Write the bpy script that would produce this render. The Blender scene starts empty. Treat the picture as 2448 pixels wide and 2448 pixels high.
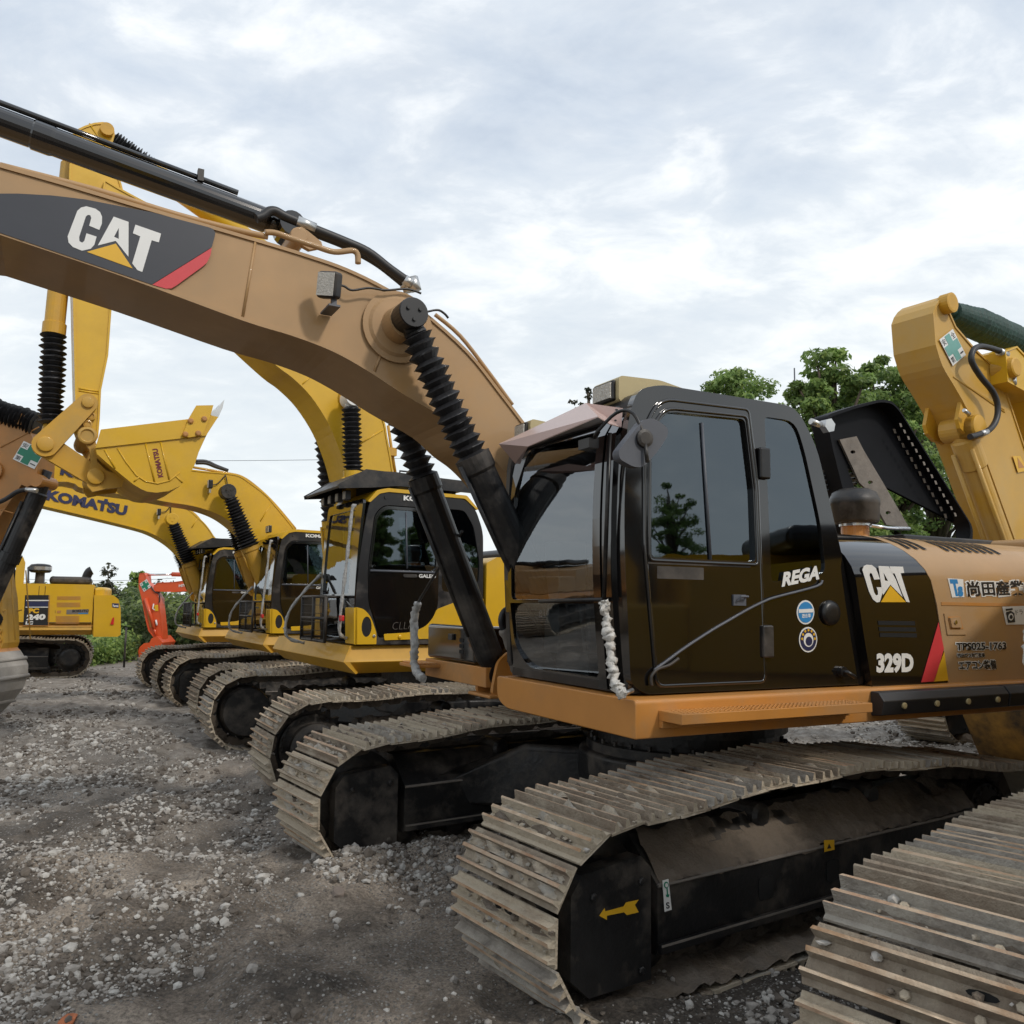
import bpy, bmesh, math, random
import numpy as np
from mathutils import Vector, Matrix
from mathutils.geometry import tessellate_polygon

random.seed(7); np.random.seed(7)
SC = bpy.context.scene
COL = SC.collection
R_ = math.radians

# ------------------------------------------------------------------ camera
FPX, CAM_H, PITCH, ROLL = 2056.0, 1.9, R_(6.09), R_(0.73)
_cp, _sp, _cr, _sr = math.cos(PITCH), math.sin(PITCH), math.cos(ROLL), math.sin(ROLL)
CF = Vector((0, _cp, _sp)); _U = Vector((0, -_sp, _cp)); _R = Vector((1, 0, 0))
CR = _R * _cr + _U * _sr; CU = _U * _cr - _R * _sr
CO = Vector((0, 0, CAM_H))
cam = bpy.data.cameras.new('camera'); cam.sensor_width = 36; cam.lens = 36 * FPX / 2448
cam.clip_start = 0.05; cam.clip_end = 3000
camo = bpy.data.objects.new('camera', cam); COL.objects.link(camo)
camo.matrix_world = Matrix((( CR.x, CU.x, -CF.x, CO.x), (CR.y, CU.y, -CF.y, CO.y), (CR.z, CU.z, -CF.z, CO.z), (0, 0, 0, 1)))
SC.camera = camo

# ------------------------------------------------------------------ light
SUN_DIR = Vector((0.80, -0.70, 0.92)).normalized()        # towards the sun
sun = bpy.data.lights.new('sun', 'SUN'); sun.energy = 1.7; sun.angle = R_(6); sun.color = (1, .93, .84)
suno = bpy.data.objects.new('sun', sun); COL.objects.link(suno)
suno.rotation_euler = SUN_DIR.to_track_quat('Z', 'Y').to_euler()
SC.view_settings.view_transform = 'Standard'; SC.view_settings.look = 'None'
SC.view_settings.exposure = 0.0; SC.view_settings.gamma = 1.0

def make_world():
    w = bpy.data.worlds.new('World'); SC.world = w; w.use_nodes = True
    nt = w.node_tree; nt.nodes.clear(); N = nt.nodes.new; L = nt.links.new
    out = N('ShaderNodeOutputWorld'); bg = N('ShaderNodeBackground')
    sky = N('ShaderNodeTexSky'); sky.sky_type = 'NISHITA'; sky.sun_disc = False
    sky.sun_elevation = math.asin(SUN_DIR.z); sky.sun_rotation = math.atan2(SUN_DIR.x, SUN_DIR.y)
    sky.dust_density = 3.0
    tc = N('ShaderNodeTexCoord')
    sep = N('ShaderNodeSeparateXYZ'); L(tc.outputs['Generated'], sep.inputs[0])
    # project the view direction on a cloud deck so that clouds shrink towards the horizon
    zc = N('ShaderNodeMath'); zc.operation = 'MAXIMUM'; L(sep.outputs['Z'], zc.inputs[0]); zc.inputs[1].default_value = 0.0
    za = N('ShaderNodeMath'); za.operation = 'ADD'; L(zc.outputs[0], za.inputs[0]); za.inputs[1].default_value = 0.22
    dv = N('ShaderNodeVectorMath'); dv.operation = 'DIVIDE'
    cb = N('ShaderNodeCombineXYZ')
    for i in range(3): L(za.outputs[0], cb.inputs[i])
    L(tc.outputs['Generated'], dv.inputs[0]); L(cb.outputs[0], dv.inputs[1])
    def noise(scale, detail, rough, dist, off, lac=2.0):
        mp = N('ShaderNodeMapping'); mp.inputs['Location'].default_value = off; mp.inputs['Rotation'].default_value = (0, 0, 1.1); mp.inputs['Scale'].default_value = (1.0, 1.45, .35)
        L(dv.outputs[0], mp.inputs['Vector'])
        n = N('ShaderNodeTexNoise'); n.inputs['Scale'].default_value = scale; n.inputs['Detail'].default_value = detail
        n.inputs['Roughness'].default_value = rough; n.inputs['Distortion'].default_value = dist
        L(mp.outputs[0], n.inputs['Vector']); return n
    def ramp(src, stops):
        r = N('ShaderNodeValToRGB'); L(src, r.inputs[0]); e = r.color_ramp.elements
        while len(e) < len(stops): e.new(.5)
        for k, (p, c) in zip(e, stops): k.position = p; k.color = (*c, 1) if len(c) == 3 else (c[0],) * 3 + (1,)
        return r
    big = noise(1.05, 6, .55, .2, (3.1, 1.2, 0)); small = noise(4.4, 9, .6, .3, (0.4, 5.2, 0))
    mixn = N('ShaderNodeMix'); mixn.data_type = 'FLOAT'; mixn.inputs[0].default_value = .55
    L(big.outputs['Fac'], mixn.inputs[2]); L(small.outputs['Fac'], mixn.inputs[3])
    cloud = ramp(mixn.outputs[0], [(.35, (.53, .605, .71)), (.43, (.605, .675, .765)), (.50, (.68, .738, .808)), (.555, (.82, .86, .90)), (.615, (.975, .98, .985))])
    cover = ramp(big.outputs['Fac'], [(.30, (.80,)), (.50, (.97,))])
    mul = N('ShaderNodeVectorMath'); mul.operation = 'SCALE'; mul.inputs[3].default_value = 0.11
    L(sky.outputs[0], mul.inputs[0])
    mx = N('ShaderNodeMix'); mx.data_type = 'RGBA'
    L(cover.outputs[0], mx.inputs[0]); L(mul.outputs[0], mx.inputs[6]); L(cloud.outputs[0], mx.inputs[7])
    # pale veil low over the horizon
    hz = ramp(sep.outputs['Z'], [(0.0, (1,)), (.22, (.55,)), (.5, (0,))])
    mh = N('ShaderNodeMix'); mh.data_type = 'RGBA'; mh.inputs[7].default_value = (.80, .85, .86, 1)
    L(hz.outputs[0], mh.inputs[0]); L(mx.outputs[2], mh.inputs[6])
    L(mh.outputs[2], bg.inputs[0]); bg.inputs[1].default_value = 1.16
    L(bg.outputs[0], out.inputs[0])
make_world()

# ------------------------------------------------------------------ materials
MATS = {}
def mat(name, col, rough=.5, metal=0., coat=0., dust=None, dust_amt=.0, dust_scale=6., bump=0., bump_scale=40., spec=.5, var=.08, streak=False):
    if name in MATS: return MATS[name]
    m = bpy.data.materials.new(name); m.use_nodes = True; nt = m.node_tree; N = nt.nodes.new; L = nt.links.new
    b = nt.nodes['Principled BSDF']
    b.inputs['Roughness'].default_value = rough; b.inputs['Metallic'].default_value = metal
    b.inputs['Coat Weight'].default_value = coat; b.inputs['Coat Roughness'].default_value = .06
    b.inputs['Specular IOR Level'].default_value = spec
    tc = N('ShaderNodeTexCoord')
    n = N('ShaderNodeTexNoise'); n.inputs['Scale'].default_value = dust_scale; n.inputs['Detail'].default_value = 9; n.inputs['Roughness'].default_value = .62
    if streak:
        mp = N('ShaderNodeMapping'); mp.inputs['Scale'].default_value = (1, 1, .25); L(tc.outputs['Object'], mp.inputs[0]); L(mp.outputs[0], n.inputs['Vector'])
    else: L(tc.outputs['Object'], n.inputs['Vector'])
    r = N('ShaderNodeValToRGB'); L(n.outputs['Fac'], r.inputs[0])
    c0 = [max(0, c * (1 - var)) for c in col]; c1 = [min(1, c * (1 + var)) for c in col]
    r.color_ramp.elements[0].position = .3; r.color_ramp.elements[0].color = (*c0, 1)
    r.color_ramp.elements[1].position = .7; r.color_ramp.elements[1].color = (*c1, 1)
    src = r.outputs[0]
    if dust:
        n2 = N('ShaderNodeTexNoise'); n2.inputs['Scale'].default_value = dust_scale * .45; n2.inputs['Detail'].default_value = 10; n2.inputs['Roughness'].default_value = .68
        L(tc.outputs['Object'], n2.inputs['Vector'])
        r2 = N('ShaderNodeValToRGB'); L(n2.outputs['Fac'], r2.inputs[0])
        a = .62 - .3 * dust_amt
        r2.color_ramp.elements[0].position = a - .12; r2.color_ramp.elements[0].color = (0, 0, 0, 1)
        r2.color_ramp.elements[1].position = a + .12; r2.color_ramp.elements[1].color = (1, 1, 1, 1)
        mx = N('ShaderNodeMix'); mx.data_type = 'RGBA'; L(r2.outputs[0], mx.inputs[0]); L(src, mx.inputs[6]); mx.inputs[7].default_value = (*dust, 1)
        src = mx.outputs[2]
        mr = N('ShaderNodeMapRange'); L(r2.outputs[0], mr.inputs[0]); mr.inputs[3].default_value = rough; mr.inputs[4].default_value = max(rough, .85)
        L(mr.outputs[0], b.inputs['Roughness'])
    L(src, b.inputs['Base Color'])
    if bump:
        n3 = N('ShaderNodeTexNoise'); n3.inputs['Scale'].default_value = bump_scale; n3.inputs['Detail'].default_value = 8; n3.inputs['Roughness'].default_value = .65
        L(tc.outputs['Object'], n3.inputs['Vector'])
        bp = N('ShaderNodeBump'); bp.inputs['Strength'].default_value = bump; bp.inputs['Distance'].default_value = .02
        L(n3.outputs['Fac'], bp.inputs['Height']); L(bp.outputs[0], b.inputs['Normal'])
    MATS[name] = m; return m

TAN = mat('tan_paint', (.395, .228, .088), .42, coat=.2, var=.08, dust_scale=2.2, dust=(.37, .245, .135), dust_amt=.32)
TAND = mat('tan_paint_worn', (.47, .20, .040), .45, coat=.15, var=.08, dust_scale=3, dust=(.34, .19, .08), dust_amt=.12)
YEL = mat('yellow_paint', (.62, .365, .010), .4, coat=.2, var=.05, dust_scale=2.5, dust=(.52, .31, .03), dust_amt=.08)
YELW = mat('yellow_paint_worn', (.54, .29, .018), .5, coat=.1, var=.08, dust_scale=3, dust=(.42, .27, .08), dust_amt=.2)
ORG = mat('orange_paint', (.62, .085, .022), .45, coat=.2, var=.06, dust_scale=3)
BLKG = mat('black_gloss_paint', (.0055, .005, .005), .10, coat=1.0, var=.2, dust_scale=3)
BLK = mat('black_satin_paint', (.008, .008, .009), .38, var=.25, dust_scale=4, dust=(.10, .085, .07), dust_amt=.05)
BLKD = mat('black_dirty_paint', (.010, .010, .0105), .42, var=.3, dust_scale=7, dust=(.10, .084, .068), dust_amt=.10, bump=.25, bump_scale=30)
BLKM = mat('black_muddy_steel', (.035, .03, .026), .9, var=.5, dust_scale=5, dust=(.15, .122, .095), dust_amt=.72, bump=1.0, bump_scale=24)
RUB = mat('black_rubber', (.018, .018, .02), .48, var=.2, dust_scale=6)
GREENR = mat('green_wrapping', (.012, .045, .035), .6, var=.35, dust_scale=25, bump=.5, bump_scale=30)
MIRR = mat('grey_plastic', (.085, .092, .11), .5, var=.1)
STEEL = mat('bare_steel', (.55, .55, .54), .3, metal=.9, var=.1)
CHROME = mat('chromed_rod', (.75, .75, .76), .15, metal=1., var=.03)
PLASTG = mat('grey_plastic_wrap', (.36, .36, .35), .3, var=.3, dust_scale=30, bump=.8, bump_scale=45)
PLAST = mat('plastic_wrap', (.62, .60, .56), .35, var=.15, dust_scale=30, bump=.8, bump_scale=45)
HOUS = mat('lamp_housing_paint', (.44, .36, .19), .45, var=.05)
LENS = mat('lamp_lens', (.55, .53, .48), .12, var=.2, dust_scale=60, bump=.6, bump_scale=90)
WHITE = mat('white_sticker', (.72, .72, .70), .4, var=.03)
INK = mat('black_ink', (.014, .014, .016), .4, var=.1)
NAVY = mat('navy_ink', (.02, .025, .075), .4, var=.1)
BLUE = mat('blue_ink', (.03, .22, .5), .4, var=.1)
RED = mat('red_sticker', (.58, .045, .055), .4, var=.05)
GREEN = mat('green_sticker', (.01, .19, .11), .4, var=.05)
GREENW = mat('faded_green_sticker', (.14, .34, .30), .45, var=.1)
GOLD = mat('yellow_sticker', (.70, .40, .02), .4, var=.05)
DECAL = mat('charcoal_decal', (.035, .038, .048), .35, var=.05)
MAROON = mat('maroon_ink', (.14, .012, .02), .5, var=.05)
SEATM = mat('grey_seat_fabric', (.10, .10, .105), .9, var=.2)
REDL = mat('red_reflector', (.55, .02, .02), .25, var=.1)
FOAM = mat('grey_foam', (.17, .15, .13), .8, var=.2, dust_scale=12, bump=.3, bump_scale=30)
TRK = mat('muddy_track_steel', (.27, .20, .14), .9, var=.45, dust_scale=7, dust=(.46, .395, .30), dust_amt=.8, bump=1.0, bump_scale=34)
TRKB = mat('greyish_track_steel', (.19, .165, .14), .8, var=.45, dust_scale=9, dust=(.40, .37, .32), dust_amt=.55, bump=1.0, bump_scale=34)
TRKC = mat('pale_dusty_track_steel', (.36, .31, .24), .9, var=.3, dust_scale=11, dust=(.24, .19, .14), dust_amt=.5, bump=1.0, bump_scale=40)
TRKR = mat('rusty_grouser_steel', (.34, .20, .12), .7, var=.35, dust_scale=13, dust=(.46, .36, .26), dust_amt=.6, bump=.6, bump_scale=40)
TRKG = mat('worn_grouser_steel', (.50, .40, .29), .6, var=.3, dust_scale=9, dust=(.33, .20, .11), dust_amt=.4, bump=.5, bump_scale=40)
CLOD = mat('dried_mud', (.42, .355, .27), .95, var=.35, dust_scale=20, dust=(.40, .38, .34), dust_amt=.3, bump=.9, bump_scale=50)
PEB = mat('pebble_in_mud', (.40, .38, .35), .9, var=.2, dust_scale=30)
CLODD = mat('dark_caked_mud', (.17, .135, .10), .95, var=.4, dust_scale=9, dust=(.20, .17, .14), dust_amt=.3, bump=1.0, bump_scale=40)
WORNB = mat('worn_bucket_steel', (.30, .28, .25), .6, var=.25, dust_scale=4, dust=(.42, .40, .37), dust_amt=.5, bump=.4, bump_scale=20)
DARKIN = mat('dark_opening', (.004, .004, .004), .9, var=.1)

def glass(name, tint, gloss_col=(.9, .95, 1), ior=2.05):
    m = bpy.data.materials.new(name); m.use_nodes = True; nt = m.node_tree; nt.nodes.clear(); N = nt.nodes.new; L = nt.links.new
    o = N('ShaderNodeOutputMaterial'); t = N('ShaderNodeBsdfTransparent'); g = N('ShaderNodeBsdfGlossy')
    nz = N('ShaderNodeTexNoise'); nz.inputs['Scale'].default_value = 1.7; nz.inputs['Detail'].default_value = 3
    tc = N('ShaderNodeTexCoord'); L(tc.outputs['Object'], nz.inputs['Vector'])
    bp = N('ShaderNodeBump'); bp.inputs['Strength'].default_value = .03; bp.inputs['Distance'].default_value = .05
    L(nz.outputs['Fac'], bp.inputs['Height']); L(bp.outputs[0], g.inputs['Normal'])
    t.inputs[0].default_value = (*tint, 1); g.inputs[0].default_value = (*gloss_col, 1); g.inputs['Roughness'].default_value = .015
    f = N('ShaderNodeFresnel'); f.inputs[0].default_value = ior
    mx = N('ShaderNodeMixShader'); L(f.outputs[0], mx.inputs[0]); L(t.outputs[0], mx.inputs[1]); L(g.outputs[0], mx.inputs[2]); L(mx.outputs[0], o.inputs[0])
    return m
GLASS = glass('tinted_glass', (.72, .80, .77), ior=2.5); GLASSD = glass('dark_tinted_glass', (.22, .25, .27), (.78, .9, 1))
def smoky():
    m = bpy.data.materials.new('smoked_visor_plastic'); m.use_nodes = True; nt = m.node_tree; N = nt.nodes.new; L = nt.links.new
    b = nt.nodes['Principled BSDF']; b.inputs['Base Color'].default_value = (.62, .47, .43, 1); b.inputs['Roughness'].default_value = .25
    t = N('ShaderNodeBsdfTransparent'); t.inputs[0].default_value = (.75, .6, .55, 1)
    mx = N('ShaderNodeMixShader'); mx.inputs[0].default_value = .14
    L(b.outputs[0], mx.inputs[1]); L(t.outputs[0], mx.inputs[2]); L(mx.outputs[0], nt.nodes['Material Output'].inputs[0])
    return m
VISOR = smoky()

# ------------------------------------------------------------------ mesh helpers
class MB:
    def __init__(s): s.v = []; s.f = []; s.m = []; s.s = []
    def add(s, vs, fs, m=0, smooth=False):
        k = len(s.v); s.v += [tuple(v) for v in vs]
        for f in fs: s.f.append([i + k for i in f]); s.m.append(m); s.s.append(smooth)
        return s
    def box(s, a, b, m=0):
        (x0, y0, z0), (x1, y1, z1) = a, b
        return s.add([(x0, y0, z0), (x1, y0, z0), (x1, y1, z0), (x0, y1, z0), (x0, y0, z1), (x1, y0, z1), (x1, y1, z1), (x0, y1, z1)],
                     [(0, 3, 2, 1), (4, 5, 6, 7), (0, 1, 5, 4), (1, 2, 6, 5), (2, 3, 7, 6), (3, 0, 4, 7)], m)
    def prism(s, pts, y0, y1, m=0, smooth=False, caps=True):           # polygon in x,z swept along y
        n = len(pts); vs = [(p[0], y0, p[1]) for p in pts] + [(p[0], y1, p[1]) for p in pts]
        s.add(vs, [(i, (i + 1) % n, n + (i + 1) % n, n + i) for i in range(n)], m, smooth)
        if caps: s.add(vs, [list(range(n))[::-1], list(range(n, 2 * n))], m)
        return s
    def prismz(s, pts, z0, z1, m=0):                                    # polygon in x,y swept along z
        n = len(pts); vs = [(p[0], p[1], z0) for p in pts] + [(p[0], p[1], z1) for p in pts]
        return s.add(vs, [(i, (i + 1) % n, n + (i + 1) % n, n + i) for i in range(n)] + [list(range(n))[::-1], list(range(n, 2 * n))], m)
    def prismx(s, pts, x0, x1, m=0):                                    # polygon in y,z swept along x
        n = len(pts); vs = [(x0, p[0], p[1]) for p in pts] + [(x1, p[0], p[1]) for p in pts]
        return s.add(vs, [(i, (i + 1) % n, n + (i + 1) % n, n + i) for i in range(n)] + [list(range(n))[::-1], list(range(n, 2 * n))], m)
    def plate(s, outer, holes, P, nrm, t, m=0):                         # flat sheet with holes, thickness t along nrm
        loops = [outer] + list(holes)
        flat = [p for l in loops for p in l]
        tri = tessellate_polygon([[Vector((a, b, 0)) for a, b in l] for l in loops])
        A = [Vector(P(a, b)) for a, b in flat]; nv = Vector(nrm) * t; n = len(A)
        s.add(A + [q + nv for q in A], [], m); k = len(s.v) - 2 * n
        fs = []
        for a, b, c in tri: fs += [(a, b, c), (n + c, n + b, n + a)]
        i0 = 0
        for l in loops:
            q = len(l)
            for i in range(q): fs.append((i0 + i, i0 + (i + 1) % q, n + i0 + (i + 1) % q, n + i0 + i))
            i0 += q
        for f in fs: s.f.append([i + k for i in f]); s.m.append(m); s.s.append(False)
        return s
    def tube(s, pts, r, n=8, m=0, smooth=True, cap=True):
        pts = [Vector(p) for p in pts]; rs = r if isinstance(r, (list, tuple)) else [r] * len(pts)
        up = None; vs = []
        for i, p in enumerate(pts):
            t = (pts[min(i + 1, len(pts) - 1)] - pts[max(i - 1, 0)]).normalized()
            if up is None: up = t.orthogonal().normalized()
            up = (up - t * up.dot(t)).normalized(); sd = t.cross(up)
            for k in range(n):
                a = 2 * math.pi * k / n; vs.append(p + (up * math.cos(a) + sd * math.sin(a)) * rs[i])
        fs = [(i * n + k, i * n + (k + 1) % n, (i + 1) * n + (k + 1) % n, (i + 1) * n + k) for i in range(len(pts) - 1) for k in range(n)]
        k0 = len(s.v); s.add(vs, fs, m, smooth)
        if cap:
            for base in (0, (len(pts) - 1) * n):
                s.f.append([k0 + base + k for k in range(n)]); s.m.append(m); s.s.append(False)
        return s
    def rev(s, p0, ax, prof, n=20, m=0, smooth=False):                   # profile of (distance along axis, radius)
        p0 = Vector(p0); ax = Vector(ax).normalized()
        return s.tube_r(p0, ax, prof, n, m, smooth)
    def tube_r(s, p0, ax, prof, n, m, smooth):
        up = ax.orthogonal().normalized(); sd = ax.cross(up); vs = []
        for d, r in prof:
            for k in range(n):
                a = 2 * math.pi * k / n; vs.append(p0 + ax * d + (up * math.cos(a) + sd * math.sin(a)) * r)
        fs = [(i * n + k, i * n + (k + 1) % n, (i + 1) * n + (k + 1) % n, (i + 1) * n + k) for i in range(len(prof) - 1) for k in range(n)]
        k0 = len(s.v); s.add(vs, fs, m, smooth)
        for base in (0, (len(prof) - 1) * n):
            s.f.append([k0 + base + k for k in range(n)]); s.m.append(m); s.s.append(False)
        return s
    def xf(s, M):
        s.v = [tuple(M @ Vector(v)) for v in s.v]; return s
    def build(s, name, mats, parent=None, bevel=0, seg=2, label=None):
        me = bpy.data.meshes.new(name); me.from_pydata(s.v, [], s.f)
        for q in (mats if isinstance(mats, (list, tuple)) else [mats]): me.materials.append(q)
        me.polygons.foreach_set('material_index', s.m); me.polygons.foreach_set('use_smooth', s.s)
        bm = bmesh.new(); bm.from_mesh(me); bmesh.ops.recalc_face_normals(bm, faces=bm.faces); bm.to_mesh(me); bm.free()
        me.update()
        o = bpy.data.objects.new(name, me); COL.objects.link(o)
        if parent: o.parent = parent
        if bevel:
            b = o.modifiers.new('edge', 'BEVEL'); b.width = bevel; b.segments = seg; b.limit_method = 'ANGLE'; b.angle_limit = R_(35); b.use_clamp_overlap = True
            for p in me.polygons: p.use_smooth = True
            try: b.harden_normals = True
            except Exception: pass
        if label: o['label'] = label
        return o

def tag(o, label, cat, group=None, kind=None):
    o['label'] = label; o['category'] = cat
    if group: o['group'] = group
    if kind: o['kind'] = kind
    return o

class Mach:                                                              # a machine's frame: +x forward, +y its left
    def __init__(s, c, yaw):
        s.c = Vector((c[0], c[1], 0)); a = R_(yaw); s.yaw = a
        s.f = Vector((math.cos(a), math.sin(a), 0)); s.l = Vector((-math.sin(a), math.cos(a), 0)); s.u = Vector((0, 0, 1))
    def root(s, name, label, cat, group=None):
        o = bpy.data.objects.new(name, None); COL.objects.link(o); o.location = s.c; o.rotation_euler = (0, 0, s.yaw); o.empty_display_size = .3
        return tag(o, label, cat, group)
    def loc(s, u, v, ax, val):                                           # where the sight line of a photo point meets a plane of this machine
        d = CF * FPX + CR * (u - 1224) - CU * (v - 1224); o = CO - s.c
        n = {'x': s.f, 'y': s.l, 'z': s.u}[ax]
        p = o + d * ((val - o.dot(n)) / d.dot(n))
        return Vector((p.dot(s.f), p.dot(s.l), p.z))
    def Y(s, pts, y): return [(q.x, q.z) for q in (s.loc(u, v, 'y', y) for u, v in pts)]
def Z(x0, y0, k): return lambda *pts: [(x0 + x / k, y0 + y / k) for x, y in pts]
Z1 = Z(0, 200, 2.76); Z2 = Z(0, 850, 2.76); Z3 = Z(600, 800, 2.76); Z4 = Z(600, 1400, 2.76); Z5 = Z(1150, 850, 2.76)
Z6 = Z(1750, 650, 2.76); Z7 = Z(1748, 1250, 2.76); ZB = Z(300, 1100, 3.22); ZP = Z(0, 1200, 3.864); ZL = Z(550, 450, 3.22); ZC = Z(1150, 850, 4.293); ZA = Z(700, 1100, 3.513)

def arc(c, r, a0, a1, n, ry=None):
    ry = ry or r
    return [(c[0] + r * math.cos(R_(a0 + (a1 - a0) * i / n)), c[1] + ry * math.sin(R_(a0 + (a1 - a0) * i / n))) for i in range(n + 1)]
def rrect(x0, z0, x1, z1, r, n=4):
    q = []
    for cx, cz, a in ((x1 - r, z1 - r, 0), (x0 + r, z1 - r, 90), (x0 + r, z0 + r, 180), (x1 - r, z0 + r, 270)): q += arc((cx, cz), r, a, a + 90, n)
    return q
def round_poly(pts, r, n=4):
    out = []; k = len(pts)
    for i in range(k):
        p = Vector(pts[i]); a = Vector(pts[i - 1]) - p; b = Vector(pts[(i + 1) % k]) - p
        rr = min(r if not isinstance(r, (list, tuple)) else r[i], a.length * .45, b.length * .45)
        if rr < 1e-4: out.append(tuple(p)); continue
        A = p + a.normalized() * rr; B = p + b.normalized() * rr
        for j in range(n + 1):
            t = j / n; q = A * (1 - t) ** 2 + p * 2 * t * (1 - t) + B * t * t; out.append((q.x, q.y))
    return out
def smooth_line(pts, n=6):
    pts = [Vector(p) for p in pts]; out = []
    for i in range(len(pts) - 1):
        p0 = pts[max(i - 1, 0)]; p1 = pts[i]; p2 = pts[i + 1]; p3 = pts[min(i + 2, len(pts) - 1)]
        for j in range(n):
            t = j / n
            out.append(.5 * ((2 * p1) + (p2 - p0) * t + (2 * p0 - 5 * p1 + 4 * p2 - p3) * t * t + (3 * p1 - p0 - 3 * p2 + p3) * t ** 3))
    out.append(pts[-1]); return out

_txt = {}
def text_mesh(body, bold):
    key = (body, bold)
    if key not in _txt:
        c = bpy.data.curves.new('lettering', 'FONT'); c.body = body; c.offset = bold; c.resolution_u = 3
        o = bpy.data.objects.new('lettering', c); COL.objects.link(o)
        dg = bpy.context.evaluated_depsgraph_get(); dg.update()
        me = bpy.data.meshes.new_from_object(o.evaluated_get(dg))
        v = np.array([x.co[:2] for x in me.vertices]); f = [list(p.vertices) for p in me.polygons]
        bpy.data.objects.remove(o); bpy.data.curves.remove(c); bpy.data.meshes.remove(me)
        _txt[key] = (v, f)
    return _txt[key]
def put_text(mb, body, O, Ux, Uy, lift, m=0, bold=0., ref=None):
    """text laid on the parallelogram O, O+Ux, O+Uy, lifted by the vector lift"""
    v, f = text_mesh(body, bold); v0, _ = text_mesh(body, ref if ref is not None else bold)
    lo, hi = v0.min(0), v0.max(0); w = (v - lo) / (hi - lo)
    mb.add([Vector(O) + Vector(Ux) * a + Vector(Uy) * b + Vector(lift) for a, b in w], f, m)
def px_text(mb, mc, body, bl, br, tl, y, m=0, bold=.02, lift=.004, ref=None):
    O, A, B = (mc.loc(*p, 'y', y) for p in (bl, br, tl)); sg = 1 if mc_near(mc) else -1
    put_text(mb, body, O, A - O, B - O, (0, lift * sg, 0), m, bold, ref)
def mc_near(mc): return (CO - mc.c).dot(mc.l) > 0
def px_poly(mb, mc, pts, y, m=0, lift=.003, t=.001, holes=()):
    sg = 1 if mc_near(mc) else -1
    P = [(q.x, q.z) for q in (mc.loc(u, v, 'y', y) for u, v in pts)]
    H = [[(q.x, q.z) for q in (mc.loc(u, v, 'y', y) for u, v in h)] for h in holes]
    mb.plate(P, H, lambda a, b: (a, y + lift * sg, b), (0, sg, 0), t, m)

def cross_sticker(mc, root, quad, y, g=GREEN, ink='安全第一', name='safety_sticker'):
    """white square with a green cross; quad = px corners tl, tr, br, bl on the plane y"""
    tl, tr, br, bl = (mc.loc(*p, 'y', y) for p in quad); sg = 1 if mc_near(mc) else -1
    def P(a, b): return bl + (br - bl) * a + (tl - bl) * b
    mb = MB(); n = Vector((0, sg, 0))
    mb.plate([(0, 0), (1, 0), (1, 1), (0, 1)], [], lambda a, b: P(a, b) + n * .003, n, .001, 0)
    c = [(.33, 0.03), (.67, .03), (.67, .33), (.97, .33), (.97, .67), (.67, .67), (.67, .97), (.33, .97), (.33, .67), (.03, .67), (.03, .33), (.33, .33)]
    mb.plate(c, [], lambda a, b: P(a, b) + n * .0055, n, .001, 1)
    for ch, (a, b) in zip(ink, ((.05, .72), (.72, .72), (.05, .05), (.72, .05))):
        h = .22 if ch != '一' else .05
        put_text(mb, ch, P(a, b + (0 if ch != '一' else .09)), P(a + .23, b) - P(a, b), P(a, b + h) - P(a, b), n * .0055, 2, .01)
    return mb.build(name, [WHITE, g, INK], root)

ICO = None
def rock_shapes(n=14):
    bm = bmesh.new(); bmesh.ops.create_icosphere(bm, subdivisions=1, radius=1); V = np.array([v.co[:] for v in bm.verts]); F = np.array([[v.index for v in f.verts] for f in bm.faces]); bm.free()
    rng = np.random.default_rng(5); out = []
    for _ in range(n):
        W = V * rng.uniform(.72, 1.2, (len(V), 1)) * rng.uniform((.7, .6, .42), (1.25, 1., .8))
        for _ in range(3):                                              # knock facets flat
            nrm = rng.normal(size=3); nrm /= np.linalg.norm(nrm); dd = W @ nrm; k = np.clip(dd - rng.uniform(.45, .75), 0, None); W = W - k[:, None] * nrm
        out.append(W)
    return out, F
ROCKS, RF = rock_shapes()
def vnoise(x, y, seed=0):
    xi = np.floor(x).astype(np.int64); yi = np.floor(y).astype(np.int64); fx = x - xi; fy = y - yi
    def h(a, b):
        n = (a * 374761393 + b * 668265263 + seed * 974711) & 0x7fffffff; n = ((n ^ (n >> 13)) * 1274126177) & 0x7fffffff
        return ((n ^ (n >> 16)) & 0xffff) / 65535.0
    u = fx * fx * (3 - 2 * fx); v = fy * fy * (3 - 2 * fy)
    return (h(xi, yi) * (1 - u) + h(xi + 1, yi) * u) * (1 - v) + (h(xi, yi + 1) * (1 - u) + h(xi + 1, yi + 1) * u) * v
def fbm(x, y, oct=5, seed=0, g=.5):
    a, s, t = 1., 0., 0.
    for o in range(oct): s = s + a * vnoise(x, y, seed + o); t += a; a *= g; x = x * 2.03 + 7.1; y = y * 2.03 + 3.7
    return s / t
# ------------------------------------------------------------------ excavator pieces
def track_path(xf, xr, z0, r, crown, r2=None):
    """closed loop (x, z, tangent x, tangent z, normal x, normal z), counter-clockwise seen from +y"""
    top = []; n = 24
    r2 = r2 or r; zt = z0 + 2 * r
    pts = [(xf + (xr - xf) * i / n, zt + (2 * r2 - 2 * r) * i / n + crown * math.sin(math.pi * i / n) - .018 * math.sin(2 * math.pi * i / n * 2) ** 2) for i in range(n + 1)]
    pts += [(xr + r2 * math.cos(R_(90 + 180 * i / 14)), z0 + r2 + r2 * math.sin(R_(90 + 180 * i / 14))) for i in range(1, 15)]
    pts += [(xr + (xf - xr) * i / n, z0) for i in range(1, n + 1)]
    pts += [(xf + r * math.cos(R_(-90 + 180 * i / 14)), z0 + r + r * math.sin(R_(-90 + 180 * i / 14))) for i in range(1, 14)]
    return pts
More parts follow.
